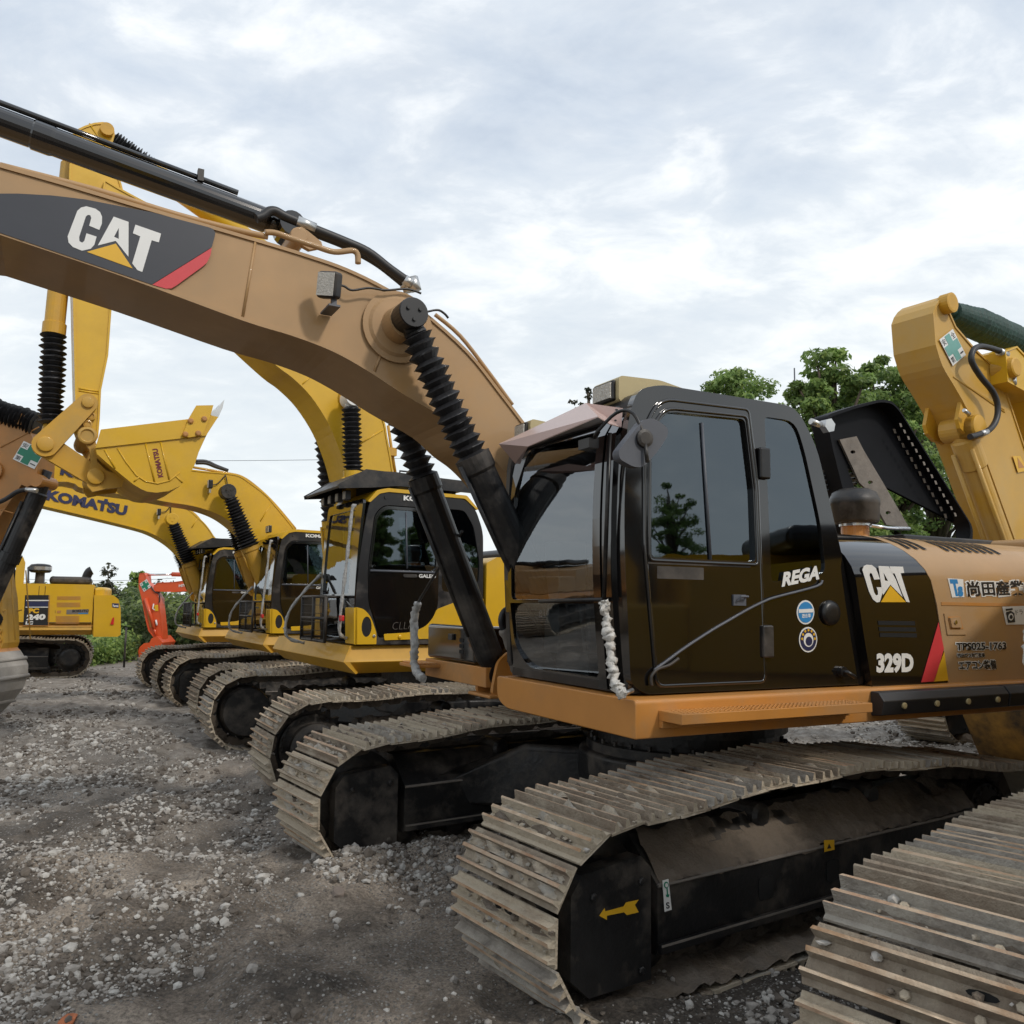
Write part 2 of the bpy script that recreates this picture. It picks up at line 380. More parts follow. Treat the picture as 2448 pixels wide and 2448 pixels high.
def sample_loop(pts, step):
    P = [Vector(p) for p in pts]; P.append(P[0]); L = [0]
    for a, b in zip(P, P[1:]): L.append(L[-1] + (b - a).length)
    n = round(L[-1] / step); out = []; j = 0
    for i in range(n):
        d = L[-1] * i / n
        while L[j + 1] < d: j += 1
        t = (d - L[j]) / (L[j + 1] - L[j]); q = P[j].lerp(P[j + 1], t)
        out.append(q)
    T = [(out[(i + 1) % n] - out[i - 1]).normalized() for i in range(n)]
    return out, T, L[-1] / n
def blob(mb, c, r, m, flat=.5):
    vs = []; 
    for x, y, z in ((1, 0, 0), (-1, 0, 0), (0, 1, 0), (0, -1, 0), (0, 0, 1), (0, 0, -1), (.6, .6, .5), (-.6, .6, .5), (.6, -.6, .5), (-.6, -.6, .5)):
        k = r * random.uniform(.65, 1.25); vs.append((c[0] + x * k, c[1] + y * k, c[2] + z * k * flat))
    mb.add(vs, [(0, 6, 4), (6, 2, 4), (2, 7, 4), (7, 1, 4), (1, 9, 4), (9, 3, 4), (3, 8, 4), (8, 0, 4), (0, 2, 6), (2, 1, 7), (1, 3, 9), (3, 0, 8), (0, 5, 2), (2, 5, 1), (1, 5, 3), (3, 5, 0)], m, True)

def undercarriage(root, M, xf=1.99, xr=-1.85, gauge=2.5, w=.743, z0=.17, r=.42, detail=0, reverse=False, step=.203, mud=1., r2=None, sides=(1, -1), crown=.05, guard=True, carbody=True):
    prof = [(-.098, 0), (.098, 0), (.099, .012), (.079, .014), (.072, .054), (.060, .054), (.050, .014), (.016, .014), (.008, .050), (-.008, .050), (-.016, .014), (-.050, .014), (-.060, .052), (-.072, .052), (-.079, .014), (-.099, .012)]
    grs = {4, 8, 12}                                                    # segments that are grouser crests
    loop = track_path(xf, xr, z0, r, crown, r2)
    for sd in sides:
        cy = sd * gauge / 2; P, T, pit = sample_loop(loop, step); k = pit / .203 * .98
        mb = MB()
        for q, t in zip(P, T):
            nx, nz = t.y, -t.x                                          # loop runs over the top towards the rear, so outward is left of travel
            nx, nz = (nx, nz) if (nx * (q.x - (xf + xr) / 2) * .15 + nz * (q.y - z0 - r)) > 0 else (-nx, -nz)
            dy = random.uniform(-.006, .006); wob = random.uniform(-.006, .006)
            vs = []
            for yy in (cy - w / 2 + dy, cy + w / 2 + dy):
                for a, b in prof:
                    b2 = b * random.uniform(.9, 1.06) if b > .02 else b + wob * (a)
                    vs.append((q.x + t.x * a * k + nx * b2, yy + random.uniform(-.004, .004), q.y + t.y * a * k + nz * b2))
            n = len(prof); pm = random.choice((0, 0, 6, 7)); gm = random.choice((1, 1, 8, 7))
            base = len(mb.v); mb.v += vs
            for i in range(n):
                j = (i + 1) % n; mb.f.append([base + i, base + j, base + n + j, base + n + i]); mb.m.append(gm if i in grs else pm); mb.s.append(False)
            for f in (list(range(n))[::-1], list(range(n, 2 * n))): mb.f.append([base + i for i in f]); mb.m.append(0); mb.s.append(False)
            if detail:
                def at(a, y, b): return Vector((q.x + t.x * a + nx * b, y, q.y + t.y * a + nz * b))
                nn = Vector((nx, 0, nz)); ph = random.uniform(0, 99)
                for y in (-.19, -.1, .1, .19):
                    if random.random() < (.75 if detail > 1 else .4): mb.rev(at(-.033 if abs(y) < .15 else .033, cy + y, .012), nn, [(0, .016), (.014, .016), (.018, .012)], 6, 0)
                for y in (-.045, .06):
                    if random.random() < (.45 if mud < .5 else .6):
                        el = [(math.cos(6.283 * i / 10), math.sin(6.283 * i / 10)) for i in range(10)]
                        A = [at(.033 + .012 * e1, cy + y * (1.5 if mud < .5 else 1) + .044 * e0, .0155) for e0, e1 in el]
                        mb.add(A, [list(range(10))], 3)
                for va in ((-.034, .034) if mud > .5 or random.random() < .15 else ()):   # mud caked between the grousers
                    nj = 22; ph = random.uniform(0, 99); hh = [[0] * 5 for _ in range(nj)]
                    for j in range(nj):
                        e = (1 - abs(2 * j / (nj - 1) - 1) ** 6)
                        for a in range(5):
                            hgt = .004 + .012 * (mud - 1) + e * (.030 * mud * math.sin(j * .37 + ph) * math.sin(j * .91 + a * .6 + ph * 2) + random.uniform(-.009, .013) + (.012 if nz > .3 else .002)) - .006 * abs(a - 2) * (1 if a in (1, 3) else -.2)
                            hh[j][a] = hgt
                    vv = [at(va + (a - 2) * .0105, cy + (-.5 + .02 + .96 * j / (nj - 1)) * w, .006 + hh[j][a]) for j in range(nj) for a in range(5)]
                    mb.add(vv, [(j * 5 + a, j * 5 + a + 1, (j + 1) * 5 + a + 1, (j + 1) * 5 + a) for j in range(nj - 1) for a in range(4)], 2 if random.random() < .75 else 4, True)
                if nz > -.2:
                    for _ in range(int((40 if detail > 1 else 16) * mud)):
                        a = random.choice((-.034, .034)) + random.uniform(-.03, .03); y = cy + max(-.49, min(.49, random.gauss(0, .26))) * w; rr = random.choice((.005, .007, .007, .009, .009, .012, .016, .024))
                        c = at(a, y, .024); sh = ROCKS[random.randrange(len(ROCKS))]; ca, sa = math.cos(ph + _), math.sin(ph + _)
                        mb.add([(c.x + (p[0] * ca - p[1] * sa) * rr, c.y + (p[0] * sa + p[1] * ca) * rr, c.z + p[2] * rr) for p in sh], RF.tolist(), random.choice((2, 2, 4, 5)), False)
        track = mb.xf(M).build('track', [TRK, TRKG, CLOD, DARKIN, CLODD, PEB, TRKB, TRKC, TRKR], root)
        if detail:
            mu = MB(); nx_ = int((xf - xr) / .035); ny_ = 18
            vs = [(xr + (xf - xr) * i / (nx_ - 1), cy - w * .49 + w * .98 * j / (ny_ - 1), z0 + .012 + .028 * random.random() ** 1.5 + .03 * max(0, math.sin(i * .23 + j * .3 + sd) * math.sin(i * .11 - j * .41))) for i in range(nx_) for j in range(ny_)]
            mu.add(vs, [(i * ny_ + j, i * ny_ + j + 1, (i + 1) * ny_ + j + 1, (i + 1) * ny_ + j) for i in range(nx_ - 1) for j in range(ny_ - 1)], 0, True)
            mu.xf(M).build('caked_mud', CLODD, track)
        # link chain inside the shoes
        ch = MB(); inner = []
        for q, t in zip(P, T):
            nx, nz = -t.y, t.x
            if nx * (q.x - (xf + xr) / 2) * .15 + nz * (q.y - z0 - r) > 0: nx, nz = -nx, -nz
            inner.append((q, t, nx, nz))
        for q, t, nx, nz in inner:
            for y in (-.085, .085):
                pl = [(-.1, .0), (.1, .0), (.11, .045), (.05, .095), (-.05, .095), (-.11, .045)]
                vs = [(q.x + t.x * a + nx * b, cy + y + e, q.y + t.y * a + nz * b) for e in (-.02, .02) for a, b in pl]
                ch.add(vs, [(i, (i + 1) % 6, 6 + (i + 1) % 6, 6 + i) for i in range(6)] + [list(range(6))[::-1], list(range(6, 12))])
            ch.rev((q.x + nx * .05 + t.x * .1, cy - .105, q.y + nz * .05 + t.y * .1), (0, 1, 0), [(0, .024), (.21, .024)], 8)
        ch.xf(M).build('link_chain', BLKM, track)
        # frame, wheels
        xi, xs = (xr, xf) if reverse else (xf, xr)
        zc = z0 + r; sg = 1 if xi > xs else -1
        fr = MB()
        a, b = sorted((xi - sg * .28, xs + sg * .45))
        fr.prismx([(cy - .25, z0 + .16), (cy + .25, z0 + .16), (cy + .26, z0 + .20), (cy + .26, z0 + .47), (cy + .06, z0 + .66), (cy - .06, z0 + .66), (cy - .26, z0 + .47), (cy - .26, z0 + .20)], a, b, 0)
        for e in (-1, 1):                                               # bottom flange and rail lips
            fr.box((a, cy + e * .262, z0 + .175), (b, cy + e * .285, z0 + .215), 0)
        for e in (-1, 1):
            fr.tube([(a, cy + e * .263, z0 + .470), ((a + b) / 2, cy + e * .263, z0 + .472), (b, cy + e * .263, z0 + .470)], .010, 6, 1); fr.box((a, cy + e * .285, z0 + .205), (b, cy + e * .287, z0 + .217), 1)
        frame = fr.xf(M).build('track_frame', [BLKD, FOAM], root, bevel=.012)
        if detail:
            mu = MB(); nx_, nj = 150, 12; e = sd                        # mud lying on the sloping top of the frame, spilling over its edge
            xx = a + .02 + (b - a - .04) * np.arange(nx_) / (nx_ - 1); X2, T2 = np.meshgrid(xx, np.linspace(-.12, 1, nj), indexing='ij')
            nz_ = fbm(X2 * 5 + 3.1 * e, T2 * 2.2 + cy, 5, 8, .6); edge = fbm(X2 * 6.5, X2 * 0 + cy, 4, 19)
            TT = np.where(T2 < .02, T2 * np.clip((edge - .66) * 9, 0, .45), T2)
            yy = cy + e * (.264 - .21 * np.clip(TT, 0, 1)); zz = z0 + .470 + .19 * np.clip(TT, 0, 1) + .35 * np.minimum(TT, 0) + np.clip((nz_ - .36) * .16, -.004, .07) * np.clip(TT * 6 + .5, .05, 1); yy = yy + e * .006
            vs = np.stack([X2, yy, zz], -1).reshape(-1, 3).tolist()
            mu.add(vs, [(i * nj + j, i * nj + j + 1, (i + 1) * nj + j + 1, (i + 1) * nj + j) for i in range(nx_ - 1) for j in range(nj - 1)], 0, True)
            mu.xf(M).build('caked_mud', BLKM, frame)
        for e in (-1, 1):                                               # slots in the side plate
            if e != sd and not reverse: pass
            for x in (a + .55, a + 1.5, b - .75):
                sl = MB(); sl.plate(rrect(x - .055, z0 + .28, x + .055, z0 + .39, .02), [], lambda p, q_: (p, cy + e * .2615, q_), (0, e, 0), .002); sl.xf(M).build('frame_slot', DARKIN, frame)
        idl = MB(); idl.rev((xi, cy - .1, zc), (0, 1, 0), [(0, r - .17), (.03, r - .06), (.05, r - .1), (.15, r - .1), (.17, r - .06), (.2, r - .17)], 32, 0, False)
        idl.rev((xi, cy - .2, zc), (0, 1, 0), [(0, .09), (.4, .09)], 16)
        idl.xf(M).build('idler', BLKD, frame)
        rs_ = (r2 or r) if not reverse else r; zs_ = z0 + rs_; spk = MB(); nt_ = 21; pl = []
        for i in range(nt_ * 2):
            rr = (rs_ - .055) if i % 2 == 0 else (rs_ - .115); an = math.pi * i / nt_; pl.append((xs + rr * math.cos(an), zs_ + rr * math.sin(an)))
        spk.prism(pl, cy - .03, cy + .03); o_ = sd
        spk.rev((xs, cy + o_ * .03, zs_), (0, o_, 0), [(0, rs_ - .13), (.06, rs_ - .13), (.07, rs_ - .15), (.12, rs_ - .2), (.2, rs_ - .2), (.235, rs_ - .25)], 28)
        for i in range(18):
            an = 2 * math.pi * i / 18; spk.rev((xs + (rs_ - .155) * math.cos(an), cy + o_ * .095, zs_ + (rs_ - .155) * math.sin(an)), (0, o_, 0), [(0, .018), (.02, .018)], 6)
        spk.rev((xs, cy - o_ * .03, zs_), (0, -o_, 0), [(0, rs_ - .12), (.18, rs_ - .13), (.24, rs_ - .15)], 28)
        spk.xf(M).build('sprocket', BLKD, frame)
        for i in range(7):
            x = a + .05 + (b - a - .1) * i / 6
            ro = MB(); ro.rev((x, cy - .17, z0 + .16), (0, 1, 0), [(0, .06), (.02, .1), (.06, .1), (.07, .075), (.27, .075), (.28, .1), (.32, .1), (.34, .06)], 16)
            ro.xf(M).build('track_roller', BLKD, frame)
        for x in (a + .9, b - .9):
            ro = MB(); ro.rev((x, cy - .13, z0 + 2 * r - .14), (0, 1, 0), [(0, .05), (.02, .07), (.24, .07), (.26, .05)], 14); ro.box((x - .04, cy - .03, z0 + .55), (x + .04, cy + .03, z0 + 2 * r - .14))
            ro.xf(M).build('carrier_roller', BLKD, frame)
        gd = MB()                                                       # box-shaped idler guard
        x0, x1 = sorted((xi - sg * .21, xi + sg * .25))
        for e in (-1, 1):
            g = [(x0, z0 + .09), (x1 - .1, z0 + .09), (x1, z0 + .18), (x1, z0 + .52), (x1 - .06, z0 + .60), (x0 + .06, z0 + .63), (x0, z0 + .57)]
            if sg < 0: g = [(x0 + x1 - p, q_) for p, q_ in g]
            gd.prism(g, cy + e * .2, cy + e * .29)
            for gx, gz_ in ((x0 + .06, z0 + .14), (x0 + .06, z0 + .52), (x1 - .12, z0 + .50)): gd.rev((gx, cy + e * .288, gz_), (0, e, 0), [(0, .02), (.012, .02), (.016, .012)], 6)
        gd.xf(M).build('idler_guard', BLKD, frame, bevel=.03, seg=3)
    if not carbody: return
    cb = MB()
    cb.prismz(arc((0, 0), .78, 0, 360, 30)[:-1], z0 + .52, z0 + .74)
    for sx in (1, -1):
        for sy in (1, -1):
            base = [(.35, .15), (1.05, .86), (1.25, 1.02), (1.6, 1.05), (1.6, 1.15), (.9, 1.15), (.3, .75), (.0, .7), (0, 0)]
            top = [(.30, .10), (.85, .80), (1.35, 1.0), (1.55, 1.0), (1.55, 1.1), (.9, 1.1), (.3, .7), (.0, .65), (0, 0)]
            n = len(base); zt = lambda x: z0 + (.70 if x < .9 else .50 if x > 1.3 else .62)
            vs = [(sx * x, sy * y * gauge / 2.5, z0 + .28) for x, y in base] + [(sx * x, sy * y * gauge / 2.5, zt(x)) for x, y in top]
            cb.add(vs, [(i, (i + 1) % n, n + (i + 1) % n, n + i) for i in range(n)] + [list(range(n))[::-1], list(range(n, 2 * n))])
    cb.xf(M).build('carbody', BLKD, root, bevel=.03, seg=3)
    sw = MB(); sw.rev((0, 0, z0 + .74), (0, 0, 1), [(0, .72), (.06, .72), (.06, .64), (.15, .64), (.15, .7), (.26, .7)], 40)
    for i in range(30):
        an = 2 * math.pi * i / 30; sw.rev((.68 * math.cos(an), .68 * math.sin(an), z0 + .80), (0, 0, 1), [(0, .016), (.03, .016)], 6)
    sw.xf(M).build('swing_ring', BLKD, root)

def bellows_part(root, p0, p1, r, n, m=RUB, name='bellows', flare=1.0):
    p0, p1 = Vector(p0), Vector(p1); L = (p1 - p0).length; d = L / n; prof = [(0, r * .72), (d * .3, r * .72)]
    for i in range(n):
        g = 1 + (flare - 1) * i / n
        prof += [(d * (i + .12) if i else d * .4, r * .66 * g), (d * (i + .50), r * 1.03 * g * random.uniform(.95, 1.05)), (d * (i + .58), r * .99 * g)]
    prof += [(L, r * .72 * flare)]
    mb = MB().rev(p0, p1 - p0, prof, 20, 0, False); k = len(prof); o = Vector()
    for i in range(k):
        o = (o + Vector([random.uniform(-.006, .006) for _ in range(3)])) * .8; sag = Vector((0, 0, -.10 * r * math.sin(math.pi * i / (k - 1))))
        for j in range(20):
            q = Vector(mb.v[i * 20 + j]); c = p0 + (p1 - p0).normalized() * prof[i][0]
            mb.v[i * 20 + j] = tuple(c + (q - c) * random.uniform(.965, 1.03) + o + sag)
    return mb.build(name, m, root)

def crumple(mb, a=.006):
    mb.v = [(x + random.uniform(-a, a), y + random.uniform(-a, a), z + random.uniform(-a, a)) for x, y, z in mb.v]; return mb
def boom_cylinder(root, cap, mid, foot, y, rb, rc, barrel_m, cap_m, boom_y, n=16, flare=1.35, rod=True, capr=.1):
    """cap/mid/foot in (x, z): pin on the boom, end of the rubber bellows, foot pin"""
    c, m_, f_ = (Vector((p[0], y, p[1])) for p in (cap, mid, foot)); ax = (m_ - c).normalized(); sg = 1 if y > boom_y else -1
    mb = MB(); mb.rev(m_ - ax * .03, f_ - m_, [(0, rc * 1.12), (.1, rc * 1.12), (.12, rc), ((f_ - m_).length - .12, rc), ((f_ - m_).length, rc * .7)], 22, 0, False)
    mb.tube([m_ + ax * .06 + Vector((0, sg * .02, 0)) + Vector((rc * 1.2, 0, 0)), m_.lerp(f_, .4) + Vector((rc * 1.2, 0, 0)), m_.lerp(f_, .8) + Vector((rc * 1.05, 0, 0))], .018, 8, 0)
    mb.rev(f_ - Vector((0, .09, 0)), (0, 1, 0), [(0, rc * .95), (.18, rc * .95)], 20)
    cyl = mb.build('boom_cylinder', barrel_m, root)
    bellows_part(cyl, c + ax * .1, m_, rb, n, flare=flare)
    e = MB(); e.rev((c.x, y - .11, c.z), (0, 1, 0), [(0, capr), (.21, capr), (.22, capr * .95)], 26)
    e.tube([c, c + ax * .12], rb * .68, 12)
    for k in range(3):
        an = k * 2.094 + .5; e.rev((c.x + .045 * math.cos(an), y + sg * .11, c.z + .045 * math.sin(an)), (0, sg, 0), [(0, .013), (.012, .013)], 8)
    e.build('rod_end', cap_m, cyl)
    return cyl

def fine(pts, n=4): return [(p.x, p.y) for p in smooth_line(pts, n)]
def boom_part(root, poly, y0, y1, m, name='boom', lip=.018, weld=()):
    """box-section boom: webs set in from the flange edges"""
    mb = MB(); ya, yb = min(y0, y1), max(y0, y1)
    mb.prism(poly, ya + .012, yb - .012, 0)
    n = len(poly); c = [Vector(p) for p in poly]
    area = sum(c[i].x * c[(i + 1) % n].y - c[(i + 1) % n].x * c[i].y for i in range(n)); s_ = 1 if area > 0 else -1
    off = []
    for i in range(n):
        a = (c[i] - c[i - 1]).normalized(); b = (c[(i + 1) % n] - c[i]).normalized(); t = (a + b).normalized() if (a + b).length > 1e-4 else a
        nn = Vector((t.y, -t.x)) * s_; off.append((c[i] + nn * .003, c[i] - nn * lip))
    for (a0, b0), (a1, b1) in zip(off, off[1:] + off[:1]):
        mb.add([(p.x, y, p.y) for y in (ya, yb) for p in (a0, a1, b1, b0)], [(0, 1, 2, 3), (4, 7, 6, 5), (0, 4, 5, 1), (1, 5, 6, 2), (2, 6, 7, 3), (3, 7, 4, 0)], 0)
    for p, q in weld:
        for y in (ya + .010, yb - .010):
            mb.tube([(p[0], y, p[1]), (q[0], y, q[1])], .009, 6, 0)
    return mb.build(name, m, root)

def rel(mc, cx, cy, yaw):
    """matrix from a track frame (world centre, yaw) to the machine's own frame"""
    W = Matrix.Translation((cx, cy, 0)) @ Matrix.Rotation(R_(yaw), 4, 'Z')
    return (Matrix.Translation(mc.c) @ Matrix.Rotation(mc.yaw, 4, 'Z')).inverted() @ W

# ------------------------------------------------------------------ the tan and black excavator in front
def cat_logo(mb, conv, put):
    pass

def tan_excavator():
    mc = Mach((1.281, 6.343), 207.9)
    root = mc.root('crawler_excavator', 'nearest whole excavator, tan body with glossy black cab and a long tan boom reaching left', 'excavator', 'excavators parked in the yard')
    undercarriage(root, rel(mc, 1.281, 6.343, 214.4), detail=2, w=.76, z0=.15, r=.39, r2=.345, xf=2.03, xr=-1.50, crown=.125)
    BY0, BY1 = -.08, -.74                                               # boom side planes
    # --- revolving frame
    mb = MB()
    plan = round_poly([(1.56, .04), (1.56, 1.52), (-2.3, 1.52), (-2.3, .04)], [.03, .03, .02, .02])
    sect = round_poly([(.03, 1.44), (.03, 1.30), (.16, 1.25), (1.52, 1.25), (1.52, 1.44)], [.02, .06, .06, .01, .025], 4)
    mb.prismx(sect, -2.3, 1.56)
    mb.box((-2.3, -2.05, 1.27), (1.2, -.86, 1.42)); mb.box((-2.3, -.862, 1.24), (.95, .05, 1.43))
    mb.build('deck_frame', TAND, root, bevel=.012)
    mb = MB()
    for y in (BY0 + .03, BY1 - .09):
        mb.prism(round_poly([(-.2, 1.40), (.9, 1.40), (.62, 1.75), (.48, 2.12), (.22, 2.12), (-.1, 1.7)], .06), y, y + .06)
    for yc in (.12, -.94):                                              # ears carrying the boom cylinder feet
        for y in (yc - .15, yc + .11):
            mb.prism(round_poly([(.80, 1.22), (1.18, 1.22), (1.16, 1.34), (1.13, 1.47), (1.03, 1.55), (.92, 1.47), (.86, 1.35)], .04), y, y + .04)
        mb.box((.86, yc - .19, 1.20), (1.22, yc + .19, 1.225))
    mb.build('boom_bracket', TAND, root, bevel=.01)
    # chamfered step and rubber strip along the near side
    st = MB(); st.box((.1, 1.521, 1.335), (1.42, 1.70, 1.385))
    st.box((.1, 1.521, 1.30), (1.42, 1.55, 1.335))
    for i in range(44):
        for j in range(4):
            x = .14 + i * .0285 + (j % 2) * .014; y = 1.56 + j * .037
            st.rev((x, y, 1.384), (0, 0, 1), [(0, .010), (.006, .007)], 6)
    st.build('step_board', TAND, root, bevel=.006)
    for a, b in ((-.10, -1.26), (-1.275, -2.3)):
        bm_ = MB(); bm_.prismx([(1.521, 1.285), (1.60, 1.295), (1.615, 1.375), (1.58, 1.42), (1.521, 1.425)], b, a)
        bp = bm_.build('rubber_strip', RUB, root, bevel=.006)
        bo = MB()
        n = 4 if a > -.5 else 3
        for i in range(n): bo.rev((a - .17 - i * .29, 1.608, 1.345), (0, 1, 0), [(0, .018), (.012, .018), (.014, .012)], 12)
        bo.build('bolt_cap', HOUS, bp)
    # --- right hand front: tool box on its platform
    mb = MB(); mb.box((.2, -2.02, 1.43), (1.2, -1.06, 1.72))
    tb = mb.build('tool_box', BLKG, root, bevel=.03, seg=3)
    mb = MB()
    for z in (1.50, 1.545, 1.59): mb.plate(rrect(-1.34, z, -1.26, z + .03, .006), [], lambda a, b: (1.2005, a, b), (1, 0, 0), .002)
    mb.build('vent_slot', DARKIN, tb)
    mb = MB(); mb.box((1.2, -1.53, 1.60), (1.222, -1.45, 1.65)); mb.build('latch', BLK, tb, bevel=.006)
    mb = MB(); mb.box((1.2, -2.1, 1.36), (1.42, -1.72, 1.385))
    for i in range(8): mb.box((1.22 + i * .024, -2.09, 1.385), (1.23 + i * .024, -1.73, 1.40))
    mb.build('step_plate', TAND, root, bevel=.004)
    hp = smooth_line([mc.loc(*p, 'x', 1.43) for p in [(1000, 1440), (990, 1480), (991, 1540), (990, 1585), (1000, 1612), (1012, 1622)]], 8)
    hr = MB(); hr.tube([p + Vector((0, random.uniform(-.005, .005), 0)) for p in hp], [.026 + .010 * abs(math.sin(i * 1.9)) + random.uniform(-.003, .004) for i in range(len(hp))], 10); hro = crumple(hr, .006).build('wrapped_handrail', PLASTG, root)
    hr = MB(); hr.tube([hp[0], mc.loc(1063, 1335, 'x', 1.43), mc.loc(1105, 1270, 'x', 1.43)], .012, 8); hr.build('mirror_rod', BLK, hro)
    # --- cab
    YS = 1.40; YI = .06
    sil = round_poly([(1.40, 1.45), (1.50, 1.50), (1.545, 2.30), (1.52, 2.84), (1.455, 3.03), (1.30, 3.075), (.31, 3.075), (.15, 2.86), (.02, 2.42), (-.06, 2.14), (-.19, 1.56), (-.19, 1.45)], [.02, .05, .4, .15, .07, .06, .10, .2, .2, .1, .1, .01], 4)
    door = round_poly([(1.34, 1.49), (1.415, 2.2), (1.415, 2.83), (1.31, 2.995), (.69, 3.01), (.63, 2.6), (.60, 1.49)], [.04, .1, .14, .1, .03, .05, .04], 5)
    rearwin = round_poly([(.56, 2.985), (.32, 2.985), (.25, 2.82), (.13, 2.38), (.10, 2.10), (.53, 2.04)], [.03, .08, .1, .1, .06, .03], 4)
    cb = MB()
    side = lambda y: (lambda a, b: (a, y, b))
    cb.plate(sil, [door, rearwin], side(YS - .05), (0, 1, 0), .05)
    cab = cb.build('cab', BLKG, root, bevel=.018, seg=3)
    # far side, back wall, roof, floor of the cab shell
    sh = MB()
    fw = round_poly([(1.30, 2.05), (1.36, 2.8), (1.25, 2.95), (.35, 2.95), (.2, 2.6), (.12, 2.05)], .08)
    sh.plate(sil, [fw], side(YI), (0, 1, 0), .05)
    roof = round_poly([(1.475, 2.90), (1.44, 3.02), (1.30, 3.07), (.30, 3.07), (.22, 3.0), (.3, 2.985), (1.2, 2.985), (1.40, 2.90)], [.02, .1, .1, .1, .05, .02, .1, .02])
    sh.prism(roof, YI + .05, YS - .05)
    sh.prism([(-.19, 1.45), (1.49, 1.45), (1.49, 1.50), (-.19, 1.50)], YI + .05, YS - .05)
    bk = [(-.19, 1.50), (-.06, 2.14), (.02, 2.42), (.03, 2.50)]
    sh.prism([(-.19, 1.5), (-.16, 1.5), (.06, 2.5), (.03, 2.5)], YI + .05, YS - .05); sh.prism([(.20, 2.9), (.25, 2.9), (.32, 3.0), (.28, 3.0)], YI + .05, YS - .05)
    sh.build('cab_shell', BLK, root, bevel=.012)
    rg = MB(); rg.prism([(.05, 2.5), (.06, 2.5), (.225, 2.9), (.215, 2.9)], YI + .06, YS - .06); rg.build('rear_pane', GLASSD, cab)
    fg = MB(); fg.plate(fw, [], side(YI + .02), (0, 1, 0), .006); fg.build('far_pane', GLASS, cab)
    rw = MB(); rw.plate(rearwin, [], side(YS - .02), (0, 1, 0), .006); rw.build('rear_side_window', GLASSD, cab)
    # door
    dd = [(x * .0 + x, z) for x, z in door]
    cen = Vector((1.0, 2.2)); din = [tuple(cen + (Vector(p) - cen) * .988) for p in door]
    win = round_poly([(1.375, 2.15), (1.37, 2.79), (1.28, 2.93), (.72, 2.95), (.665, 2.55), (.655, 2.15)], [.03, .1, .1, .03, .03, .03], 4)
    dm = MB(); dm.plate(din, [win], side(YS - .035), (0, 1, 0), .045)
    dob = dm.build('door', BLKG, root, bevel=.008)
    dm = MB(); dm.plate(win, [], side(YS - .02), (0, 1, 0), .006); dm.build('door_window', GLASSD, dob)
    dm = MB(); dm.tube([(1.015, YS - .008, 2.90), (.965, YS - .008, 2.15)], .009, 6); dm.build('window_bar', MIRR, dob)
    dm = MB(); dm.box((.74, YS + .008, 1.905), (.83, YS + .02, 1.965)); dm.tube([(.75, YS + .015, 1.95), (.75, YS + .045, 1.955), (.80, YS + .045, 1.955), (.81, YS + .03, 1.93)], .007, 6)
    dm.build('handle', MIRR, dob, bevel=.003)
    dm = MB(); dm.plate(rrect(1.03, 2.04, 1.34, 2.105, .005), [], side(YS + .0105), (0, 1, 0), .001); dm.plate(rrect(.70, 2.115, 1.40, 2.123, .003), [], side(YS + .0105), (0, 1, 0), .004)
    dm.build('belt_moulding', BLK, dob)
    ds_ = MB(); ds_.tube([(x, YS + .004, z) for x, z in door + door[:1]], .011, 6, cap=False); ds_.build('door_seal', BLKG, dob)
    ds_ = MB(); wz = [tuple(Vector((1.02, 2.55)) + (Vector(p) - Vector((1.02, 2.55))) * 1.045) for p in win]; ds_.tube([(x, YS + .010, z) for x, z in wz + wz[:1]], .010, 6, cap=False); ds_.build('window_seal', BLKG, dob)
    hg = MB()
    for z0_, z1_ in ((2.62, 2.80), (1.62, 1.80)): hg = MB(); hg.box((.545, YS, z0_), (.625, YS + .03, z1_)); hg.build('door_hinge', BLK, root, bevel=.012)
    sw = MB(); pts = [mc.loc(*p, 'y', YS + .015) for p in [(1564, 1602), (1575, 1594), (1600, 1576), (1637, 1549), (1700, 1508), (1748, 1480), (1790, 1456), (1831, 1436), (1857, 1427), (1951, 1402), (1966, 1388)]]
    sw.tube(smooth_line(pts, 4), .0075, 6); sw.build('trim_strip', MIRR, cab)
    hd = MB(); hd.tube(smooth_line([mc.loc(*p, 'y', YS + .02) for p in [(1558, 1640), (1557, 1618), (1572, 1600), (1600, 1590), (1622, 1574)]], 4), .009, 6); hd.build('grab_rail', BLK, cab)
    mf = MB(); mf.rev((.08, YS, 1.87), (0, 1, 0), [(0, .075), (.02, .07), (.03, .05), (.032, .02)], 24, 0, True); mf.build('round_cap', BLK, cab)
    hk = MB(); hk.tube([(0.0, YS, 1.53), (0.0, YS + .05, 1.53), (-.05, YS + .06, 1.50)], .012, 8); hk.rev((.0, YS, 1.53), (0, 1, 0), [(0, .03), (.03, .03)], 10); hk.build('door_catch', BLK, cab)
    # front wall: frame with two panes
    yz = lambda x: (lambda a, b: (x, a, b))
    def xfro(z): return 1.485 + .05 * math.sin(max(0, min(1, (z - 1.46) / 1.5)) * math.pi * .95) - (.05 if z > 2.8 else 0) * (z - 2.8) / .1
    def wrap(mbx):
        mbx.v = [(v[0] + xfro(v[2]) - 1.5, v[1], v[2]) for v in mbx.v]; return mbx
    def dense(poly, d=.12):
        o = []
        for i in range(len(poly)):
            a = Vector(poly[i]); b = Vector(poly[(i + 1) % len(poly)]); n = max(1, int((b - a).length / d))
            o += [tuple(a.lerp(b, k / n)) for k in range(n)]
        return o
    fo = dense(round_poly([(YI + .01, 1.46), (1.36, 1.46), (1.36, 2.96), (.10, 2.96), (YI + .01, 2.6)], .04))
